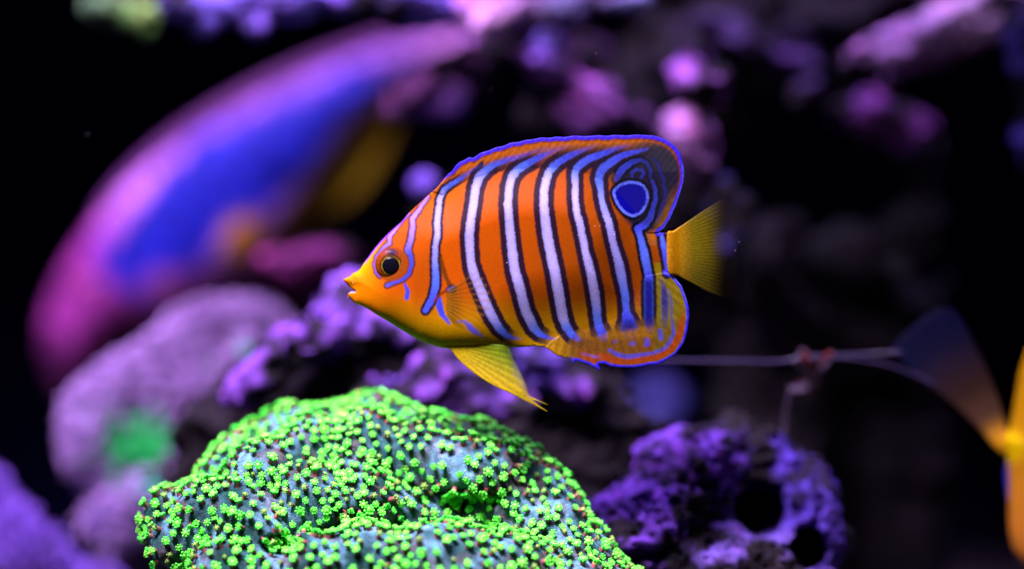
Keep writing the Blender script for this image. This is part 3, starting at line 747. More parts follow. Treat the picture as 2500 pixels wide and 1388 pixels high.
stripe([(1592, 441, 8, -.4, .8), (1600, 463, 9, -.3, .9), (1601, 484, 10, -.3, .9), (1594, 508, 12, -.3, 1), (1587, 533, 15, -.3, 1), (1572, 550, 18, -.2, 1), (1556, 558, 16, 0, 1), (1562, 575, 14, .2, 1), (1566, 590, 16, .25, 1), (1571, 609, 19, .3, 1), (1576, 635, 20, .3, 1), (1581, 661, 19, .2, 1), (1584, 676, 20, -.1, 1), (1583, 690, 22, -.7, 1), (1584, 730, 24, -.8, 1), (1584, 770, 23, -.8, 1), (1585, 790, 22, -.8, .8), (1587, 806, 18, -.8, .2)], 7, 2)
stripe([(1594, 386, 6, -.7, .5), (1606, 399, 7, -.6, .7), (1613, 424, 7, -.6, .7), (1620, 438, 8, -.6, .7), (1621, 455, 7, -.6, .7), (1625, 470, 8, -.6, .6), (1622, 493, 8, -.6, .6), (1613, 519, 9, -.6, .5), (1604, 540, 8, -.6, .3)], 3, 2)
stripe([(1613, 566, 9, .2, 1), (1617, 583, 13, .25, 1), (1620, 600, 15, .2, 1), (1625, 626, 14, 0, 1), (1628, 652, 12, -.1, 1), (1629, 668, 8, 0, 1)], 8, 0)
# small blue marks round the gill and throat
stripe([(1096, 707, 9, 0, 1), (1104, 704, 15, 0, 1)], 3, 1)
stripe([(1075, 727, 8, -.1, 1), (1074, 747, 17, -.1, 1), (1081, 768, 13, .1, 1), (1099, 788, 7, .1, .8)], 0, 1)
stripe([(1118, 783, 6, 0, .5), (1137, 784, 9, .1, .7), (1148, 797, 16, .1, .8), (1160, 808, 14, .1, .8), (1178, 820, 7, 0, .4)], 0, 1)
# markings of the lower rear fin
stripe([(1488, 854, 8, -.2, .9), (1507, 865, 11, -.2, 1), (1532, 870, 11, -.2, 1), (1562, 866, 10, -.2, 1), (1594, 861, 8, -.2, .9), (1621, 851, 9, -.2, .9), (1637, 832, 9, -.3, .9), (1645, 813, 8, -.3, .9), (1642, 791, 7, -.4, .6), (1640, 769, 7, -.5, .4)], 0, 2)
stripe([(1579, 829, 12, -.2, .8), (1580, 839, 15, -.1, 1)], 0, 2)
stripe([(1541, 838, 11, -.2, .7), (1547, 838, 11, -.2, .7)], 0, 2)
stripe([(1611, 806, 9, -.2, .8), (1614, 825, 12, -.2, .9)], 0, 2)
stripe([(1500, 833, 8, -.3, .5), (1504, 833, 8, -.3, .5)], 0, 2)
stripe([(1614, 682, 8, -.85, .3), (1621, 706, 15, -.9, .8), (1623, 740, 17, -.9, .85), (1623, 775, 15, -.9, .6), (1622, 795, 12, -.9, .2)], 0, 2)
stripe([(1633, 705, 6, -.5, .2), (1638, 735, 9, -.5, .45), (1640, 765, 9, -.5, .4)], 0, 2)
stripe([(1420, 862, 6, .2, .3), (1448, 869, 8, .3, .6), (1464, 872, 5, .2, .4)], 0, 2)
SPOT = smooth_poly([(1498, 467), (1513, 453), (1532, 446), (1553, 446), (1568, 452), (1578, 466), (1581, 486), (1573, 507), (1560, 521), (1544, 526), (1527, 520), (1511, 503), (1502, 484)], 4)

DORSAL_EDGE = [(1056, 468), (1066, 459), (1076, 447), (1086, 434), (1096, 423), (1102, 420), (1112, 405), (1123, 395), (1132, 392), (1145, 383.5), (1155, 386), (1164, 380), (1174, 373), (1192, 368), (1211, 360), (1228, 357), (1249, 348), (1266, 347), (1283, 342), (1303, 340), (1321, 336), (1340, 337), (1358, 334), (1378, 335), (1400, 331.5), (1430, 333), (1463, 330.5), (1482, 332), (1501, 329.5), (1530, 331), (1553, 329), (1575, 330), (1594, 331), (1622, 339), (1645, 354), (1660, 373), (1667, 398), (1670.5, 420), (1669, 444), (1662, 470), (1651, 501), (1637, 534), (1622, 557), (1608, 568)]
ANAL_EDGE = [(1624, 664.5), (1634, 666), (1646, 676), (1664, 697), (1676, 729), (1682.5, 753), (1682.7, 777), (1678, 809), (1670, 837), (1650, 864), (1628, 878), (1605, 889), (1586, 890), (1567, 894), (1546, 897), (1515, 897), (1491, 894), (1474, 887), (1461, 888), (1466, 904), (1450, 896), (1438, 890), (1412, 881), (1404, 880), (1401, 888), (1394, 878), (1386, 872), (1378, 872), (1357, 866), (1344, 855), (1331, 847)]

OR1 = A(204, 80, 0); OR2 = A(146, 60, 0); YEL = A(190, 128, 0); SNOUT = A(250, 130, 0); OLIVE = A(150, 110, 4)
def fish_col(V):
    x, y = V[:, 0], V[:, 1]
    wob = np.stack([n2(V, 0.09, 2), n2(V, 0.09, 5)], 1)*1.6+np.stack([n2(V, 0.4, 7, 2), n2(V, 0.4, 8, 2)], 1)*1.5
    Q = V+wob
    c = np.tile(OR1, (len(V), 1))
    def over(col, m):
        nonlocal c
        m = np.clip(m, 0, 1)[:, None]; c = c*(1-m)+np.asarray(col)*m
    over(OR2, np.clip(sm(1120, 1560, x)*0.85+0.35*sm(480, 700, y)*sm(1080, 1200, x), 0, 1))  # darker rear; the downward darkening paints shade under the top light
    over(YEL, sm(700, 815, y+0.03*(1250-x)+6*n2(V, 0.02, 3)))
    over(SNOUT, sm(960, 890, x)*0.95); over(A(255, 172, 0), sm(925, 880, x+0.35*(y-640)+0*x)*sm(690, 660, y)*0.8)
    over(A(170, 70, 4), sm(1000, 1020, x)*sm(1075, 1050, x)*sm(580, 640, y)*sm(790, 730, y)*0.45)
    # dorsal margin zone: dull brown orange, then dark blue towards the rear
    dD = seg_dist(V, DORSAL_EDGE); dA = seg_dist(V, ANAL_EDGE)
    inD = (y < 600)
    over(A(195, 98, 4), sm(70, 25, dD)*inD*0.75)
    over(A(110, 66, 48), sm(50, 36, dD)*sm(16, 28, dD)*inD*sm(1250, 1420, x)*0.55)
    rear = sm(1505, 1590, x+0.35*(y-420))*inD*sm(575, 545, y)
    REG = smooth_poly([(1502, 440), (1518, 408), (1556, 376), (1612, 358), (1652, 392), (1660, 440), (1642, 500), (1612, 548), (1572, 566), (1542, 548), (1514, 508)], 4)
    dR = seg_dist(V, REG, closed=True)*np.where(inside(V, REG), -1, 1)
    over(A(10, 18, 48), sm(12, -6, dR)*0.97); over(A(52, 46, 62), sm(1500, 1580, x)*sm(40, 10, dR)*(y < 420)*sm(10, 20, dD)*0.7)
    over(A(120, 72, 6), sm(34, 18, dD)*sm(440, 520, y)*inD*sm(1590, 1610, x)*0.95)
    over(A(125, 70, 6), sm(1478, 1486, x)*sm(1512, 1500, x)*sm(395, 405, y)*sm(450, 436, y)*0.85)
    # lower rear fin ground
    inA = (y > 640) & (x > 1330)
    over(A(120, 62, 6), sm(1360, 1440, x)*sm(770, 815, y)*inA*0.6)
    az = sm(815, 835, y-0.12*(x-1450)*0+0.0*x)*inA*sm(1340, 1420, x)
    over(A(115, 66, 14), az*0.85)
    over(A(130, 55, 10), az*sm(0.05, .4, n2(V, 0.03, 12))*0.7)
    over(A(122, 104, 4), sm(1588, 1606, x)*inA*0.95)
    over(A(110, 70, 20), sm(1588, 1606, x)*sm(770, 810, y)*inA*0.7)
    over(A(165, 62, 2), sm(30, 20, dA)*sm(7, 11, dA)*inA*sm(740, 800, y)*sm(1400, 1430, x))
    over(A(140, 110, 2), sm(40, 22, dA)*inA*sm(770, 720, y)*0.9)
    # dark borders, then light cores
    fin_fade = np.ones(len(V))
    info = []
    for pts, dk, kind in ST:
        a_ = np.array(pts); d, v_ = seg_dist(Q, a_[:, :2], a_[:, 2:])
        if kind == 0: v_[:, 0] *= 0.9
        info.append((d, v_, dk, kind))
        if dk:
            hw = v_[:, 0]/2
            dk = dk+4.5 if dk >= 10 else dk+1.5
            over(BLK if kind != 2 else A(4, 8, 22), sm(hw+dk+1.5, hw+dk-3.0, d)*np.clip(v_[:, 2]*1.1-.1, 0, 1)**2*np.where((y < 480) & (x > 1180), sm(14, 46, dD), 1)*(0.98 if kind != 1 else 0.8))
    hair = 1+0.0*x
    for d, v_, dk, kind in info:
        hw = v_[:, 0]/2; wv = v_[:, 1]
        core = LBLUE*(1-sm(.35, .9, wv))[:, None]+LAV*sm(.35, .9, wv)[:, None]
        core = core*sm(-.05, .45, wv)[:, None]+BLUE*(1-sm(-.05, .45, wv))[:, None]
        if kind == 1: core = core*0.25+VIO*0.75*sm(.1, .5, wv)[:, None]+BLUE*0.75*(1-sm(.1, .5, wv))[:, None]
        core = core*(1-sm(-.1, -.8, wv))[:, None]+NAVY*sm(-.1, -.8, wv)[:, None]
        edge = sm(hw*0.3, hw, d)[:, None]*0.6
        core = core*(1-edge)+(core*0.4+LBLUE*0.35)*edge
        grain = 1+0.14*n2(V, 0.35, 31, 2)+0.10*n2(V, 0.05, 33, 2)
        over(core*grain[:, None], sm(hw+1.6, hw-1.6, d)*v_[:, 2]*np.where((y < 480) & (x > 1180) & (kind == 0), 0.35+.65*sm(14, 46, dD), 1)*(1 if kind != 2 else 0.62+.38*sm(540, 560, y)-0.3*sm(800, 830, y)))
    # eye spot on the dorsal fin
    ins = inside(Q, SPOT); ds = seg_dist(Q, SPOT, closed=True)
    over(A(0, 2, 10), np.where(ins, 1, sm(14, 7, ds)))
    over(A(6, 2, 165), ins*1.0*(0.75+.25*np.sin((x*0.45+y)*0.8)))
    over(A(100, 112, 255), sm(4.4, 2.0, ds)*(0.8+.4*n2(V, .1, 40)))
    # fine scale rows over the flank
    # bright blue rim of the fins
    rw = 8.5+1.2*n2(V, 0.05, 44)
    over(A(120, 34, 4), sm(rw+5, rw+2, dD)*sm(1080, 1110, x)*(y < 480)*0.9)
    saw = 2.2*(((x*0.04) % 1)-.5)*sm(1560, 1500, x)
    rwf = rw*sm(1068, 1125, x)
    over(A(60, 36, 252), sm(rwf+1+saw, rwf-1+saw, dD)*sm(1072, 1090, x)*(y < 575))
    over(A(100, 95, 250), sm(5, 2.5, dD)*(x > 1600)*(y > 400)*(y < 575))
    over(A(60, 40, 252), sm(rw-1, rw-3, dA)*inA*sm(1388, 1400, x))
    over(A(105, 100, 250), sm(4.5, 2, dA)*inA*(y < 740)*(x > 1618))
    # thin purple stripe along the forehead
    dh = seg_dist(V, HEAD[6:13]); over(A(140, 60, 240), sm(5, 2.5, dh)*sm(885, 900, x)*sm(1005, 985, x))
    # gill cover crease, its shade painted as a dark line
    dg = seg_dist(Q, [(1074, 622), (1083, 655), (1093, 685), (1108, 712)]); over(A(60, 42, 8), sm(8, 3, dg)*0.75*(x > 1070))
    dg = seg_dist(Q, [(1062, 735), (1076, 718), (1094, 708)]); over(A(120, 36, 4), sm(5, 2, dg)*0.8)
    # mouth lining and lips
    dm = seg_dist(V, [(853, 712), (866, 711)]); over(A(225, 160, 190), sm(5, 2, dm))
    over(A(200, 90, 5), sm(3, 1, seg_dist(V, [(859, 669), (872, 680), (880, 700)]))*0.25)
    # socket skin round the eye
    de = np.hypot(x-957, y-645); over(A(150, 62, 8), sm(46, 38, de)*0.9)
    dotn = n2(V, 0.55, 60, 1); over(A(225, 170, 210), sm(0.80, 0.92, dotn)*0.0)
    return c
def rgba(fn_c, fn_a):
    def f(V): return np.hstack([fn_c(V), fn_a(V)[:, None]])
    return f
ob, BV = sheet('body', body_out, 2.5, body_t, fish_col, M_SKIN, 0.0, fish)
D_IN = [(1580, 570), (1545, 535), (1505, 495), (1455, 462), (1400, 448), (1300, 440), (1200, 448), (1135, 470), (1095, 482)]
dors = np.array(resample(np.array(DORSAL_EDGE), 3, closed=False).tolist()+D_IN)
def ray_d(V): return np.sin((V[:, 0]+0.75*V[:, 1])*2*pi/17)
o_, _ = sheet('dorsal_fin', dors, 2.5, lambda V: 2.2+0.18*ray_d(V)*sm(60, 20, seg_dist(V, DORSAL_EDGE)),
      rgba(lambda V: fish_col(V)*(1+0.07*(ray_d(V)*sm(60, 15, seg_dist(V, DORSAL_EDGE))))[:, None], lambda V: np.ones(len(V))), M_FIN, 0.0, fish, edge=1.2)
A_IN = [(1345, 832), (1390, 800), (1450, 778), (1505, 745), (1538, 705), (1575, 672)]
anal = np.array(resample(np.array(ANAL_EDGE), 3, closed=False).tolist()+A_IN)
def ray_a(V): return np.sin(np.arctan2(V[:, 1]-560, V[:, 0]-1440)*95)
o_, _ = sheet('anal_fin', anal, 2.5, lambda V: 2.2+0.4*ray_a(V)*sm(80, 20, seg_dist(V, ANAL_EDGE)),
      rgba(lambda V: fish_col(V)*(1+0.07*ray_a(V))[:, None], lambda V: np.ones(len(V))), M_FIN, 0.0, fish, edge=1.2)
CAUD = smooth_poly([(1628, 572), (1644, 563), (1672, 545), (1710, 519), (1738, 502), (1768, 486), (1786, 500), (1796, 540), (1800, 590), (1799, 640), (1795, 690), (1784, 722), (1760, 722), (1728, 711), (1691, 691), (1654, 672), (1630, 662)], 4)
def ray_c(V):
    an = np.arctan2(V[:, 1]-618, V[:, 0]-1540); return np.sin(an*150)
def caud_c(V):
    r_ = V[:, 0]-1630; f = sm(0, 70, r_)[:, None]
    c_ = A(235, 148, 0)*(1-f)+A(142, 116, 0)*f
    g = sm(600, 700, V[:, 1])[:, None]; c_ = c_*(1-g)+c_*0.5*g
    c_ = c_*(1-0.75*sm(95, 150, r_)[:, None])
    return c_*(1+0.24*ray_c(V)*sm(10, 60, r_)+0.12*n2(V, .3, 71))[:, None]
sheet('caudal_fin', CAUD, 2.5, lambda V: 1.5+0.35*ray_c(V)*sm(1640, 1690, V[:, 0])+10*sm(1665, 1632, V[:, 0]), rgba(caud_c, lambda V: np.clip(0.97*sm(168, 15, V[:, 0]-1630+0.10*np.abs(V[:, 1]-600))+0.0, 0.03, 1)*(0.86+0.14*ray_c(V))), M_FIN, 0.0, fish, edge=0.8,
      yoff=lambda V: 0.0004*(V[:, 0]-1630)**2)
# pelvic fins
PELV = smooth_poly([(1090, 844), (1100, 852), (1120, 877), (1160, 912), (1215, 945), (1240, 955), (1285, 978), (1338, 1003), (1300, 975), (1338, 986), (1294, 964), (1289, 950), (1279, 925), (1265, 895), (1252, 872), (1240, 846), (1200, 838), (1140, 836)], 3)
def ray_p(V): return np.sin(np.arctan2(V[:, 1]-835, V[:, 0]-1085)*70)
def pel_c(V):
    f = sm(0, 90, seg_dist(V, [(1095, 850), (1160, 912), (1240, 957), (1340, 1003)]))[:, None]
    c_ = A(212, 168, 0)*(1-f)+A(118, 138, 2)*f
    return c_*(1+0.09*ray_p(V)+0.12*n2(V, .05, 81))[:, None]
def pel_a(V): return np.clip(1-0.75*sm(26, 0, seg_dist(V, [(1240, 850), (1265, 895), (1280, 925), (1292, 955)]))-0.5*sm(1270, 1345, V[:, 0]), .08, 1)*(.9+.1*ray_p(V))
sheet('pelvic_fin', PELV, 2.5, lambda V: 2.0+0.25*ray_p(V), rgba(pel_c, pel_a), M_FIN, 0.0, fish, edge=0.8, yoff=lambda V: -16-22*sm(840, 1000, V[:, 1]))
PEL2 = np.array([(1090, 842)]+[(1096+0.82*(x-1090), 846+0.86*(y-846)) for x, y in PELV[3:]])
sheet('pelvic_fin', resample(PEL2, 5), 3.5, lambda V: 1.8+0.5*ray_p(V), rgba(lambda V: pel_c(V)*0.8, lambda V: pel_a(V)*0.9), M_FIN, 0.0, fish, edge=0.8, yoff=lambda V: 22+20*sm(840, 1000, V[:, 1]))
# pectoral fins (near one folded against the flank)
PEC = smooth_poly([(1078, 722), (1092, 708), (1120, 690), (1152, 655), (1172, 668), (1192, 700), (1200, 735), (1190, 762), (1165, 782), (1135, 790), (1108, 786), (1088, 760)], 4)
def ray_q(V): return np.sin(np.arctan2(V[:, 1]-728, V[:, 0]-1060)*44)
def pec_y(s):
    def f(V):
        return s*(body_t(V)*0+np.interp(V[:, 0], [1075, 1095, 1150, 1200], [40, 44, 50, 58]))
    return f
for s in (-1, 1):
    sheet('pectoral_fin', PEC, 3.0, lambda V: 0.8+0.5*ray_q(V), rgba(lambda V: A(150, 98, 10)*(1+0.5*ray_q(V))[:, None], lambda V: np.clip(0.40*sm(1140, 1085, V[:, 0])+0.02+0.14*np.clip(ray_q(V), 0, 1), 0, 1)), M_FIN, 0.0, fish, edge=0.5, yoff=pec_y(s))
# eyes
def dome(rx, ry, h, rings, seg, colf, cx, cy, base, side, drop=0.35):
    """flat dome in photo pixels about (cx, cy), rising from y=base towards the viewer"""
    V = []; F = []; Cc = []
    for i in range(rings+1):
        q = i/rings; r_ = max(q, 1e-3)
        z = h*math.sqrt(max(1-q*q, 0))
        for k in range(seg):
            an = 2*pi*k/seg
            X_ = cx+rx*r_*math.cos(an); Y_ = cy+ry*r_*math.sin(an)
            V.append(((X_-1250)*1e-4, side*(base+z)*1e-4, (694-Y_)*1e-4)); Cc.append(colf(q, an, X_, Y_))
    for i in range(rings):
        for k in range(seg):
            a_, b_ = i*seg+k, i*seg+(k+1) % seg
            f = (a_, b_, b_+seg, a_+seg); F.append(f if side > 0 else f[::-1])
    return np.array(V), F, np.array(Cc)
eb = float(body_t(np.array([[957., 645.]]))[0])
def iris_c(q, an, X_, Y_):
    c_ = A(175, 72, 8)*(1-q)+A(150, 55, 8)*q
    up = math.exp(-((X_-958)/14)**2-((Y_-615)/16)**2); dn = math.exp(-((X_-958)/15)**2-((Y_-680)/9)**2)
    c_ = c_*(1-0.95*min(1, up+dn*0.85))+np.array([.002, .003, .02])*min(1, up)
    rp = math.hypot(X_-956, Y_-648)
    if rp < 28: c_ = c_*0.25+np.array([.01, .006, .0])
    if 20.5 < rp < 23.5: c_ = A(150, 120, 40)*(0.35+0.65*abs(math.cos(an)))
    return c_*(0.85+0.3*abs(math.sin(an*9+q*4)))
for side in (-1, 1):
    V_, F_, c_ = dome(39, 38, 13, 22, 56, iris_c, 957, 645, eb-6, side)
    e = mesh_obj('eye', V_, F_, M_EYE, fish, c_)
    hh = eb-6+13*math.sqrt(1-(21/39)**2)
    V_, F_, c_ = dome(21, 20.5, 4.0, 10, 40, lambda *a_: (0, 0, 0), 956, 648, hh-0.3, side)
    mesh_obj('pupil', V_, F_, M_PUPIL, e)

# ------------------------------------------------------------------ large pink and blue fish, far behind
BD = 0.29
A_fish = A
A = lambda r, g, b, k=2.1: A_fish(r, g, b, k)
big = thing('large_pink_fish', 'large blurred pink fish with a deep blue flank swimming head down behind the corals', 'fish', tuple(P(500, 600, BD)))
binv = Matrix.Translation(-Vector(big.location))
BO = smooth_poly([(1330, 40), (1180, 55), (1000, 95), (800, 165), (620, 250), (440, 355), (310, 460), (210, 575), (140, 690), (105, 800), (112, 900), (150, 985), (200, 985), (260, 900), (330, 830), (440, 770), (550, 710), (650, 650), (720, 570), (790, 480), (890, 340), (990, 240), (1120, 165), (1330, 110)], 4)
def big_t(V):
    d = seg_dist(V, BO, closed=True); s = np.clip(d/150, 0, 1)
    return 2+110*np.sqrt(np.maximum(1-(1-s)**2, 0))*(0.35+0.65*sm(1350, 700, V[:, 0]))
def big_c(V):
    top = resample(np.array([(1330, 40), (1180, 55), (1000, 95), (800, 165), (620, 250), (440, 355), (310, 460), (210, 575), (140, 690), (105, 800)]), 20, closed=False)
    dt = seg_dist(V, top); x, y = V[:, 0], V[:, 1]
    c_ = np.tile(A(185, 105, 215), (len(V), 1))
    def over(col, m):
        nonlocal c_
        m = np.clip(m, 0, 1)[:, None]; c_ = c_*(1-m)+np.asarray(col)*m
    over(A(150, 48, 150), sm(420, 250, x+0.3*(700-y)))
    over(A(130, 40, 130), sm(650, 760, y)*sm(450, 330, x)); over(A(75, 25, 75), sm(800, 900, y))
    dfl = seg_dist(V, [(350, 625), (390, 580), (470, 500), (600, 420), (740, 335), (880, 245), (1000, 190)], )
    wd = np.interp(x, [330, 480, 650, 850, 1000], [95, 132, 126, 98, 62])
    over(A(30, 30, 158), sm(wd+34, wd-40, dfl+40*n2(V, 0.016, 5)))
    over(A(26, 26, 170), sm(40, 90, y-np.interp(x, [380, 600, 740, 880, 1000], [560, 420, 335, 245, 190]))*sm(wd+10, wd-30, dfl)*0.7)
    over(A(180, 85, 190), sm(640, 690, y)*sm(330, 420, x))
    over(A(190, 115, 40), sm(75, 30, np.hypot(x-605, (y-590)*0.9)))
    over(A(150, 104, 40), sm(640, 700, x)*sm(80, 30, seg_dist(V, [(690, 610), (720, 570), (790, 480), (890, 340), (990, 240), (1120, 165)])))
    c_ = c_*np.clip(1+0.9*n2(V, 0.022, 15)+0.9*n2(V, 0.045, 16), .2, 2)[:, None]
    over(A(80, 20, 60), sm(30, 12, seg_dist(V, [(230, 860), (290, 800), (320, 780)])))
    return c_
o, _ = sheet('body', BO, 9, big_t, big_c, M_BIG, BD, big); o.matrix_parent_inverse = binv
def big_fin(name, outline, colr, al, yo=0.0):
    o, _ = sheet(name, smooth_poly(outline, 4), 9, lambda V: 3+0*V[:, 0], rgba(lambda V: np.tile(colr, (len(V), 1))*(1+0.15*np.sin((V[:, 0]-V[:, 1]*.6)*.25))[:, None], lambda V: np.full(len(V), al)), M_FIN, BD, big, edge=2, yoff=lambda V: np.full(len(V), yo))
    o.matrix_parent_inverse = binv
big_fin('anal_fin', [(700, 560), (760, 545), (850, 495), (920, 410), (965, 320), (990, 240), (900, 320), (800, 450)], A(200, 150, 34), 0.9)
big_fin('pelvic_fin', [(560, 640), (640, 655), (690, 620), (690, 560), (640, 560), (580, 600)], A(200, 130, 90), 0.9, -30)
big_fin('dorsal_fin', [(240, 530), (300, 440), (430, 325), (610, 215), (800, 130), (1000, 66), (1150, 40), (1000, 120), (800, 190), (600, 290), (400, 410)], A(165, 85, 190), 0.55)
big_fin('tail_fin', [(1300, 40), (1420, -30), (1520, -60), (1500, 60), (1520, 180), (1420, 150), (1300, 110)], A(130, 80, 190), 0.85)
for s in (-1, 1):
    V_, F_, c_ = dome(24, 24, 12, 8, 24, lambda q, an, X_, Y_: A(150, 60, 120), 235, 700, 0, s)
    k_ = PS(BD)/1e-4; tb = float(big_t(np.array([[235., 700.]]))[0])
    V_ = V_*k_; V_[:, 1] += BD+s*(tb-4)*PS(BD)
    e = mesh_obj('eye', V_, F_, M_EYE, big, c_); e.matrix_parent_inverse = binv
    V_, F_, c_ = dome(12, 12, 5, 5, 20, lambda *a_: (0, 0, 0), 235, 700, 0, s)
    V_ = V_*k_; V_[:, 1] += BD+s*(tb+6)*PS(BD)
    mesh_obj('pupil', V_, F_, M_PUPIL, e)

# ------------------------------------------------------------------ yellow fish entering at the right border
YD = 0.06
A = A_fish
yf = thing('yellow_angelfish', 'yellow fish with a dusky see through tail fin, mostly outside the picture border', 'fish', tuple(P(2750, 1080, YD)))
yinv = Matrix.Translation(-Vector(yf.location))
YO = smooth_poly([(2448, 1072), (2462, 1052), (2472, 1010), (2484, 940), (2498, 880), (2540, 790), (2640, 720), (2780, 700), (2920, 740), (3060, 850), (3160, 980), (3215, 1050), (3205, 1085), (3150, 1150), (3040, 1270), (2900, 1380), (2760, 1440), (2620, 1440), (2530, 1400), (2485, 1360), (2466, 1310), (2462, 1240), (2462, 1160), (2456, 1110)], 4)
def y_t(V):
    d = seg_dist(V, YO, closed=True); s = np.clip(d/190, 0, 1)
    return 2+80*np.sqrt(np.maximum(1-(1-s)**2, 0))
def y_c(V):
    f = sm(1000, 1330, V[:, 1])[:, None]
    c_ = A(215, 140, 14)*(1-f)+A(215, 120, 45)*f
    g = sm(60, 20, np.hypot(V[:, 0]-2455, V[:, 1]-1085))[:, None]
    return c_*(1-g)+A(255, 195, 0)*g
o, _ = sheet('body', YO, 7, y_t, y_c, M_SKIN, YD, yf); o.matrix_parent_inverse = yinv
YT = smooth_poly([(2462, 1062), (2445, 1000), (2420, 930), (2385, 850), (2350, 785), (2315, 752), (2270, 765), (2225, 800), (2180, 845), (2195, 875), (2230, 912), (2290, 955), (2350, 1005), (2400, 1055), (2435, 1098), (2460, 1108)], 4)
def ray_y(V): return np.sin(np.arctan2(V[:, 1]-1110, V[:, 0]-2480)*75)
def yt_c(V):
    r_ = np.hypot(V[:, 0]-2450, V[:, 1]-1085); f = sm(10, 90, r_)[:, None]; g = sm(120, 320, r_)[:, None]
    c_ = A(250, 160, 15)*(1-f)+A(120, 76, 66)*f; c_ = c_*(1-g)+A(44, 42, 110)*g
    return c_*(1+0.35*ray_y(V))[:, None]
o, _ = sheet('tail_fin', YT, 5, lambda V: 1.8+0.7*ray_y(V)+10*sm(60, 0, np.hypot(V[:, 0]-2455, V[:, 1]-1085)), rgba(yt_c, lambda V: np.clip(1-0.80*sm(20, 170, np.hypot(V[:, 0]-2450, V[:, 1]-1085)), .2, 1)), M_FIN, YD, yf, edge=0.9)
o.matrix_parent_inverse = yinv
o, _ = sheet('fin_edge', smooth_poly([(2460, 1115), (2466, 1160), (2466, 1235), (2460, 1215), (2454, 1160)], 4), 4, lambda V: 1.5+0*V[:, 0], rgba(lambda V: np.tile(A(70, 60, 230), (len(V), 1)), lambda V: np.full(len(V), .8)), M_FIN, YD, yf, edge=.8)
o.matrix_parent_inverse = yinv
for s in (-1, 1):
    tb = float(y_t(np.array([[3090., 1030.]]))[0]); k_ = PS(YD)/1e-4
    V_, F_, c_ = dome(30, 30, 10, 8, 24, lambda q, an, X_, Y_: A(200, 120, 20), 3090, 1030, 0, s); V_ = V_*k_; V_[:, 1] += YD+s*(tb-4)*PS(YD)
    e = mesh_obj('eye', V_, F_, M_EYE, yf, c_); e.matrix_parent_inverse = yinv
    V_, F_, c_ = dome(16, 16, 5, 5, 20, lambda *a_: (0, 0, 0), 3090, 1030, 0, s); V_ = V_*k_; V_[:, 1] += YD+s*(tb+4)*PS(YD)
    mesh_obj('pupil', V_, F_, M_PUPIL, e)

# ------------------------------------------------------------------ shrimp with long white feelers
SD = 0.062
sh = thing('cleaner_shrimp', 'small reddish shrimp with long pale feelers perched in the dark behind the tail fin', 'shrimp', tuple(P(1985, 900, SD)))
sinv = Matrix.Translation(-Vector(sh.location))
def sp(pts, d0=SD, n=8):
    a_ = np.array([P(p[0], p[1], d0+(p[2]*MM if len(p) > 2 else 0)) for p in pts])
    out = []
    for i in range(len(a_)-1):
        p0, p1, p2, p3 = a_[max(i-1, 0)], a_[i], a_[i+1], a_[min(i+2, len(a_)-1)]
        for k in range(n):
            t = k/n; out.append(0.5*((2*p1)+(-p0+p2)*t+(2*p0-5*p1+4*p2-p3)*t*t+(-p0+3*p1-3*p2+p3)*t**3))
    out.append(a_[-1]); return np.array(out)
def limb(name, pts, r0, r1, col, seg=7, mid=None):
    path = sp(pts); n = len(path)
    rad = np.interp(np.linspace(0, 1, n), [0, 1] if mid is None else [0, .4, 1], [r0, r1] if mid is None else [r0, mid, r1])*1e-4
    V_, F_ = tube(path, rad, seg)
    cols = np.tile(col, (len(V_), 1))
    if name in ('carapace', 'abdomen', 'claw_leg'):
        b_ = np.sin(np.linspace(0, 14, n))
        cols[:n*seg] *= np.repeat(1+0.5*b_, seg)[:, None]
    o = mesh_obj(name, V_, F_, M_SHRIMP, sh, cols); o.matrix_parent_inverse = sinv
    return o
RED = A(120, 40, 45); PALE_ = A(120, 92, 135); FE = A(74, 56, 112)
limb('carapace', [(1962, 858, -4), (1972, 880, -2), (1984, 905, 2), (1990, 928, 8)], 7, 15, RED, 12, 20)
limb('abdomen', [(1990, 925, 8), (1985, 945, 16), (1970, 950, 26), (1955, 938, 34)], 15, 6, RED*0.7, 12, 12)
limb('antenna', [(1958, 872, -4), (1900, 882, -4), (1800, 881, -6), (1640, 879, -8), (1500, 876, -10), (1380, 872, -12), (1240, 862, -14)], 3.6, 3.0, FE)
limb('antenna', [(1975, 868, -4), (2030, 868, -4), (2100, 864, -4), (2205, 857, -6)], 3.0, 2.0, FE)
limb('antenna', [(1978, 876, -4), (2050, 872, -4), (2140, 884, -4), (2210, 905, -4), (2285, 938, -5)], 3.2, 2.4, FE)
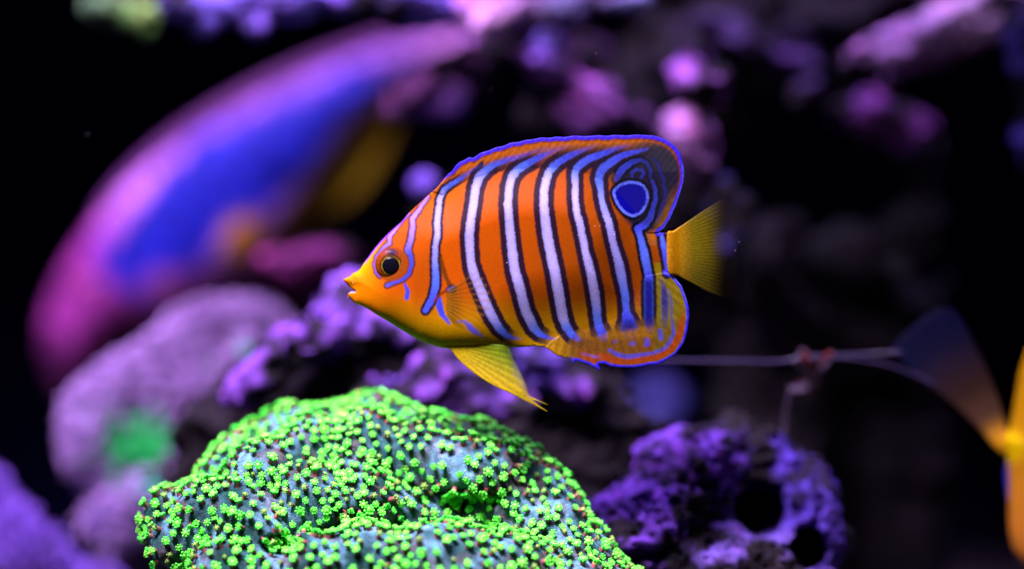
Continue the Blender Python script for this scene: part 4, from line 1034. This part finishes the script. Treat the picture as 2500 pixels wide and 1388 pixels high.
limb('walking_leg', [(1985, 925, 2), (1962, 940, 0), (1935, 950, -2), (1922, 985, 0), (1916, 1040, 2), (1908, 1095, 2)], 6, 4, A(105, 75, 120))
limb('walking_leg', [(1990, 918, 2), (2005, 900, 0), (2022, 884, -2), (2032, 858, -2)], 6, 4, PALE_)
limb('walking_leg', [(1984, 915, 2), (1964, 905, 0), (1945, 885, -2), (1958, 850, -4)], 5, 3, PALE_)
limb('claw_leg', [(1986, 905, 0), (2004, 888, -3), (2014, 872, -5), (2030, 862, -6)], 6, 8, RED)
limb('walking_leg', [(1982, 935, 4), (1965, 948, 2), (1940, 952, 2), (1925, 942, 2)], 5, 3, PALE_)
for dx in (-7, 7):
    c0 = P(1966+dx, 862, SD-0.008); V_, F_ = tube(np.array([c0, c0+[0, -.0006, .0002], c0+[0, -.0012, .0004]]), [.0004, .0006, .0003], 8)
    o = mesh_obj('eye', V_, F_, M_PUPIL, sh); o.matrix_parent_inverse = sinv

# ------------------------------------------------------------------ specks drifting in the water
V_ = []; F_ = []
r = np.random.default_rng(3)
spots = [(1237, 641, -9), (826, 698, -1), (849, 725, -1), (862, 690, -2), (1452, 551, -8), (1464, 552, -8), (1500, 572, -8), (1805, 590, 2), (1795, 611, 2)]
spots += [(r.uniform(0, 2500), r.uniform(0, 1388), r.uniform(-30, 40)) for _ in range(5)]
for px, py, dm in spots:
    c0 = P(px, py, dm*MM); s = 0.9e-4*(0.6+0.8*r.random()); b_ = len(V_)
    for q in ((1, 0, 0), (-1, 0, 0), (0, 1, 0), (0, -1, 0), (0, 0, 1), (0, 0, -1)): V_.append(c0+np.array(q)*s)
    for t_ in ((0, 2, 4), (2, 1, 4), (1, 3, 4), (3, 0, 4), (2, 0, 5), (1, 2, 5), (3, 1, 5), (0, 3, 5)): F_.append(tuple(b_+i for i in t_))
o = mesh_obj('water_specks', V_, F_, plain_mat('speck', (0.6, 0.55, 0.6), 0.6, 0.2)); o['kind'] = 'stuff'
o['label'] = 'tiny pale specks drifting in the aquarium water'; o['category'] = 'specks'
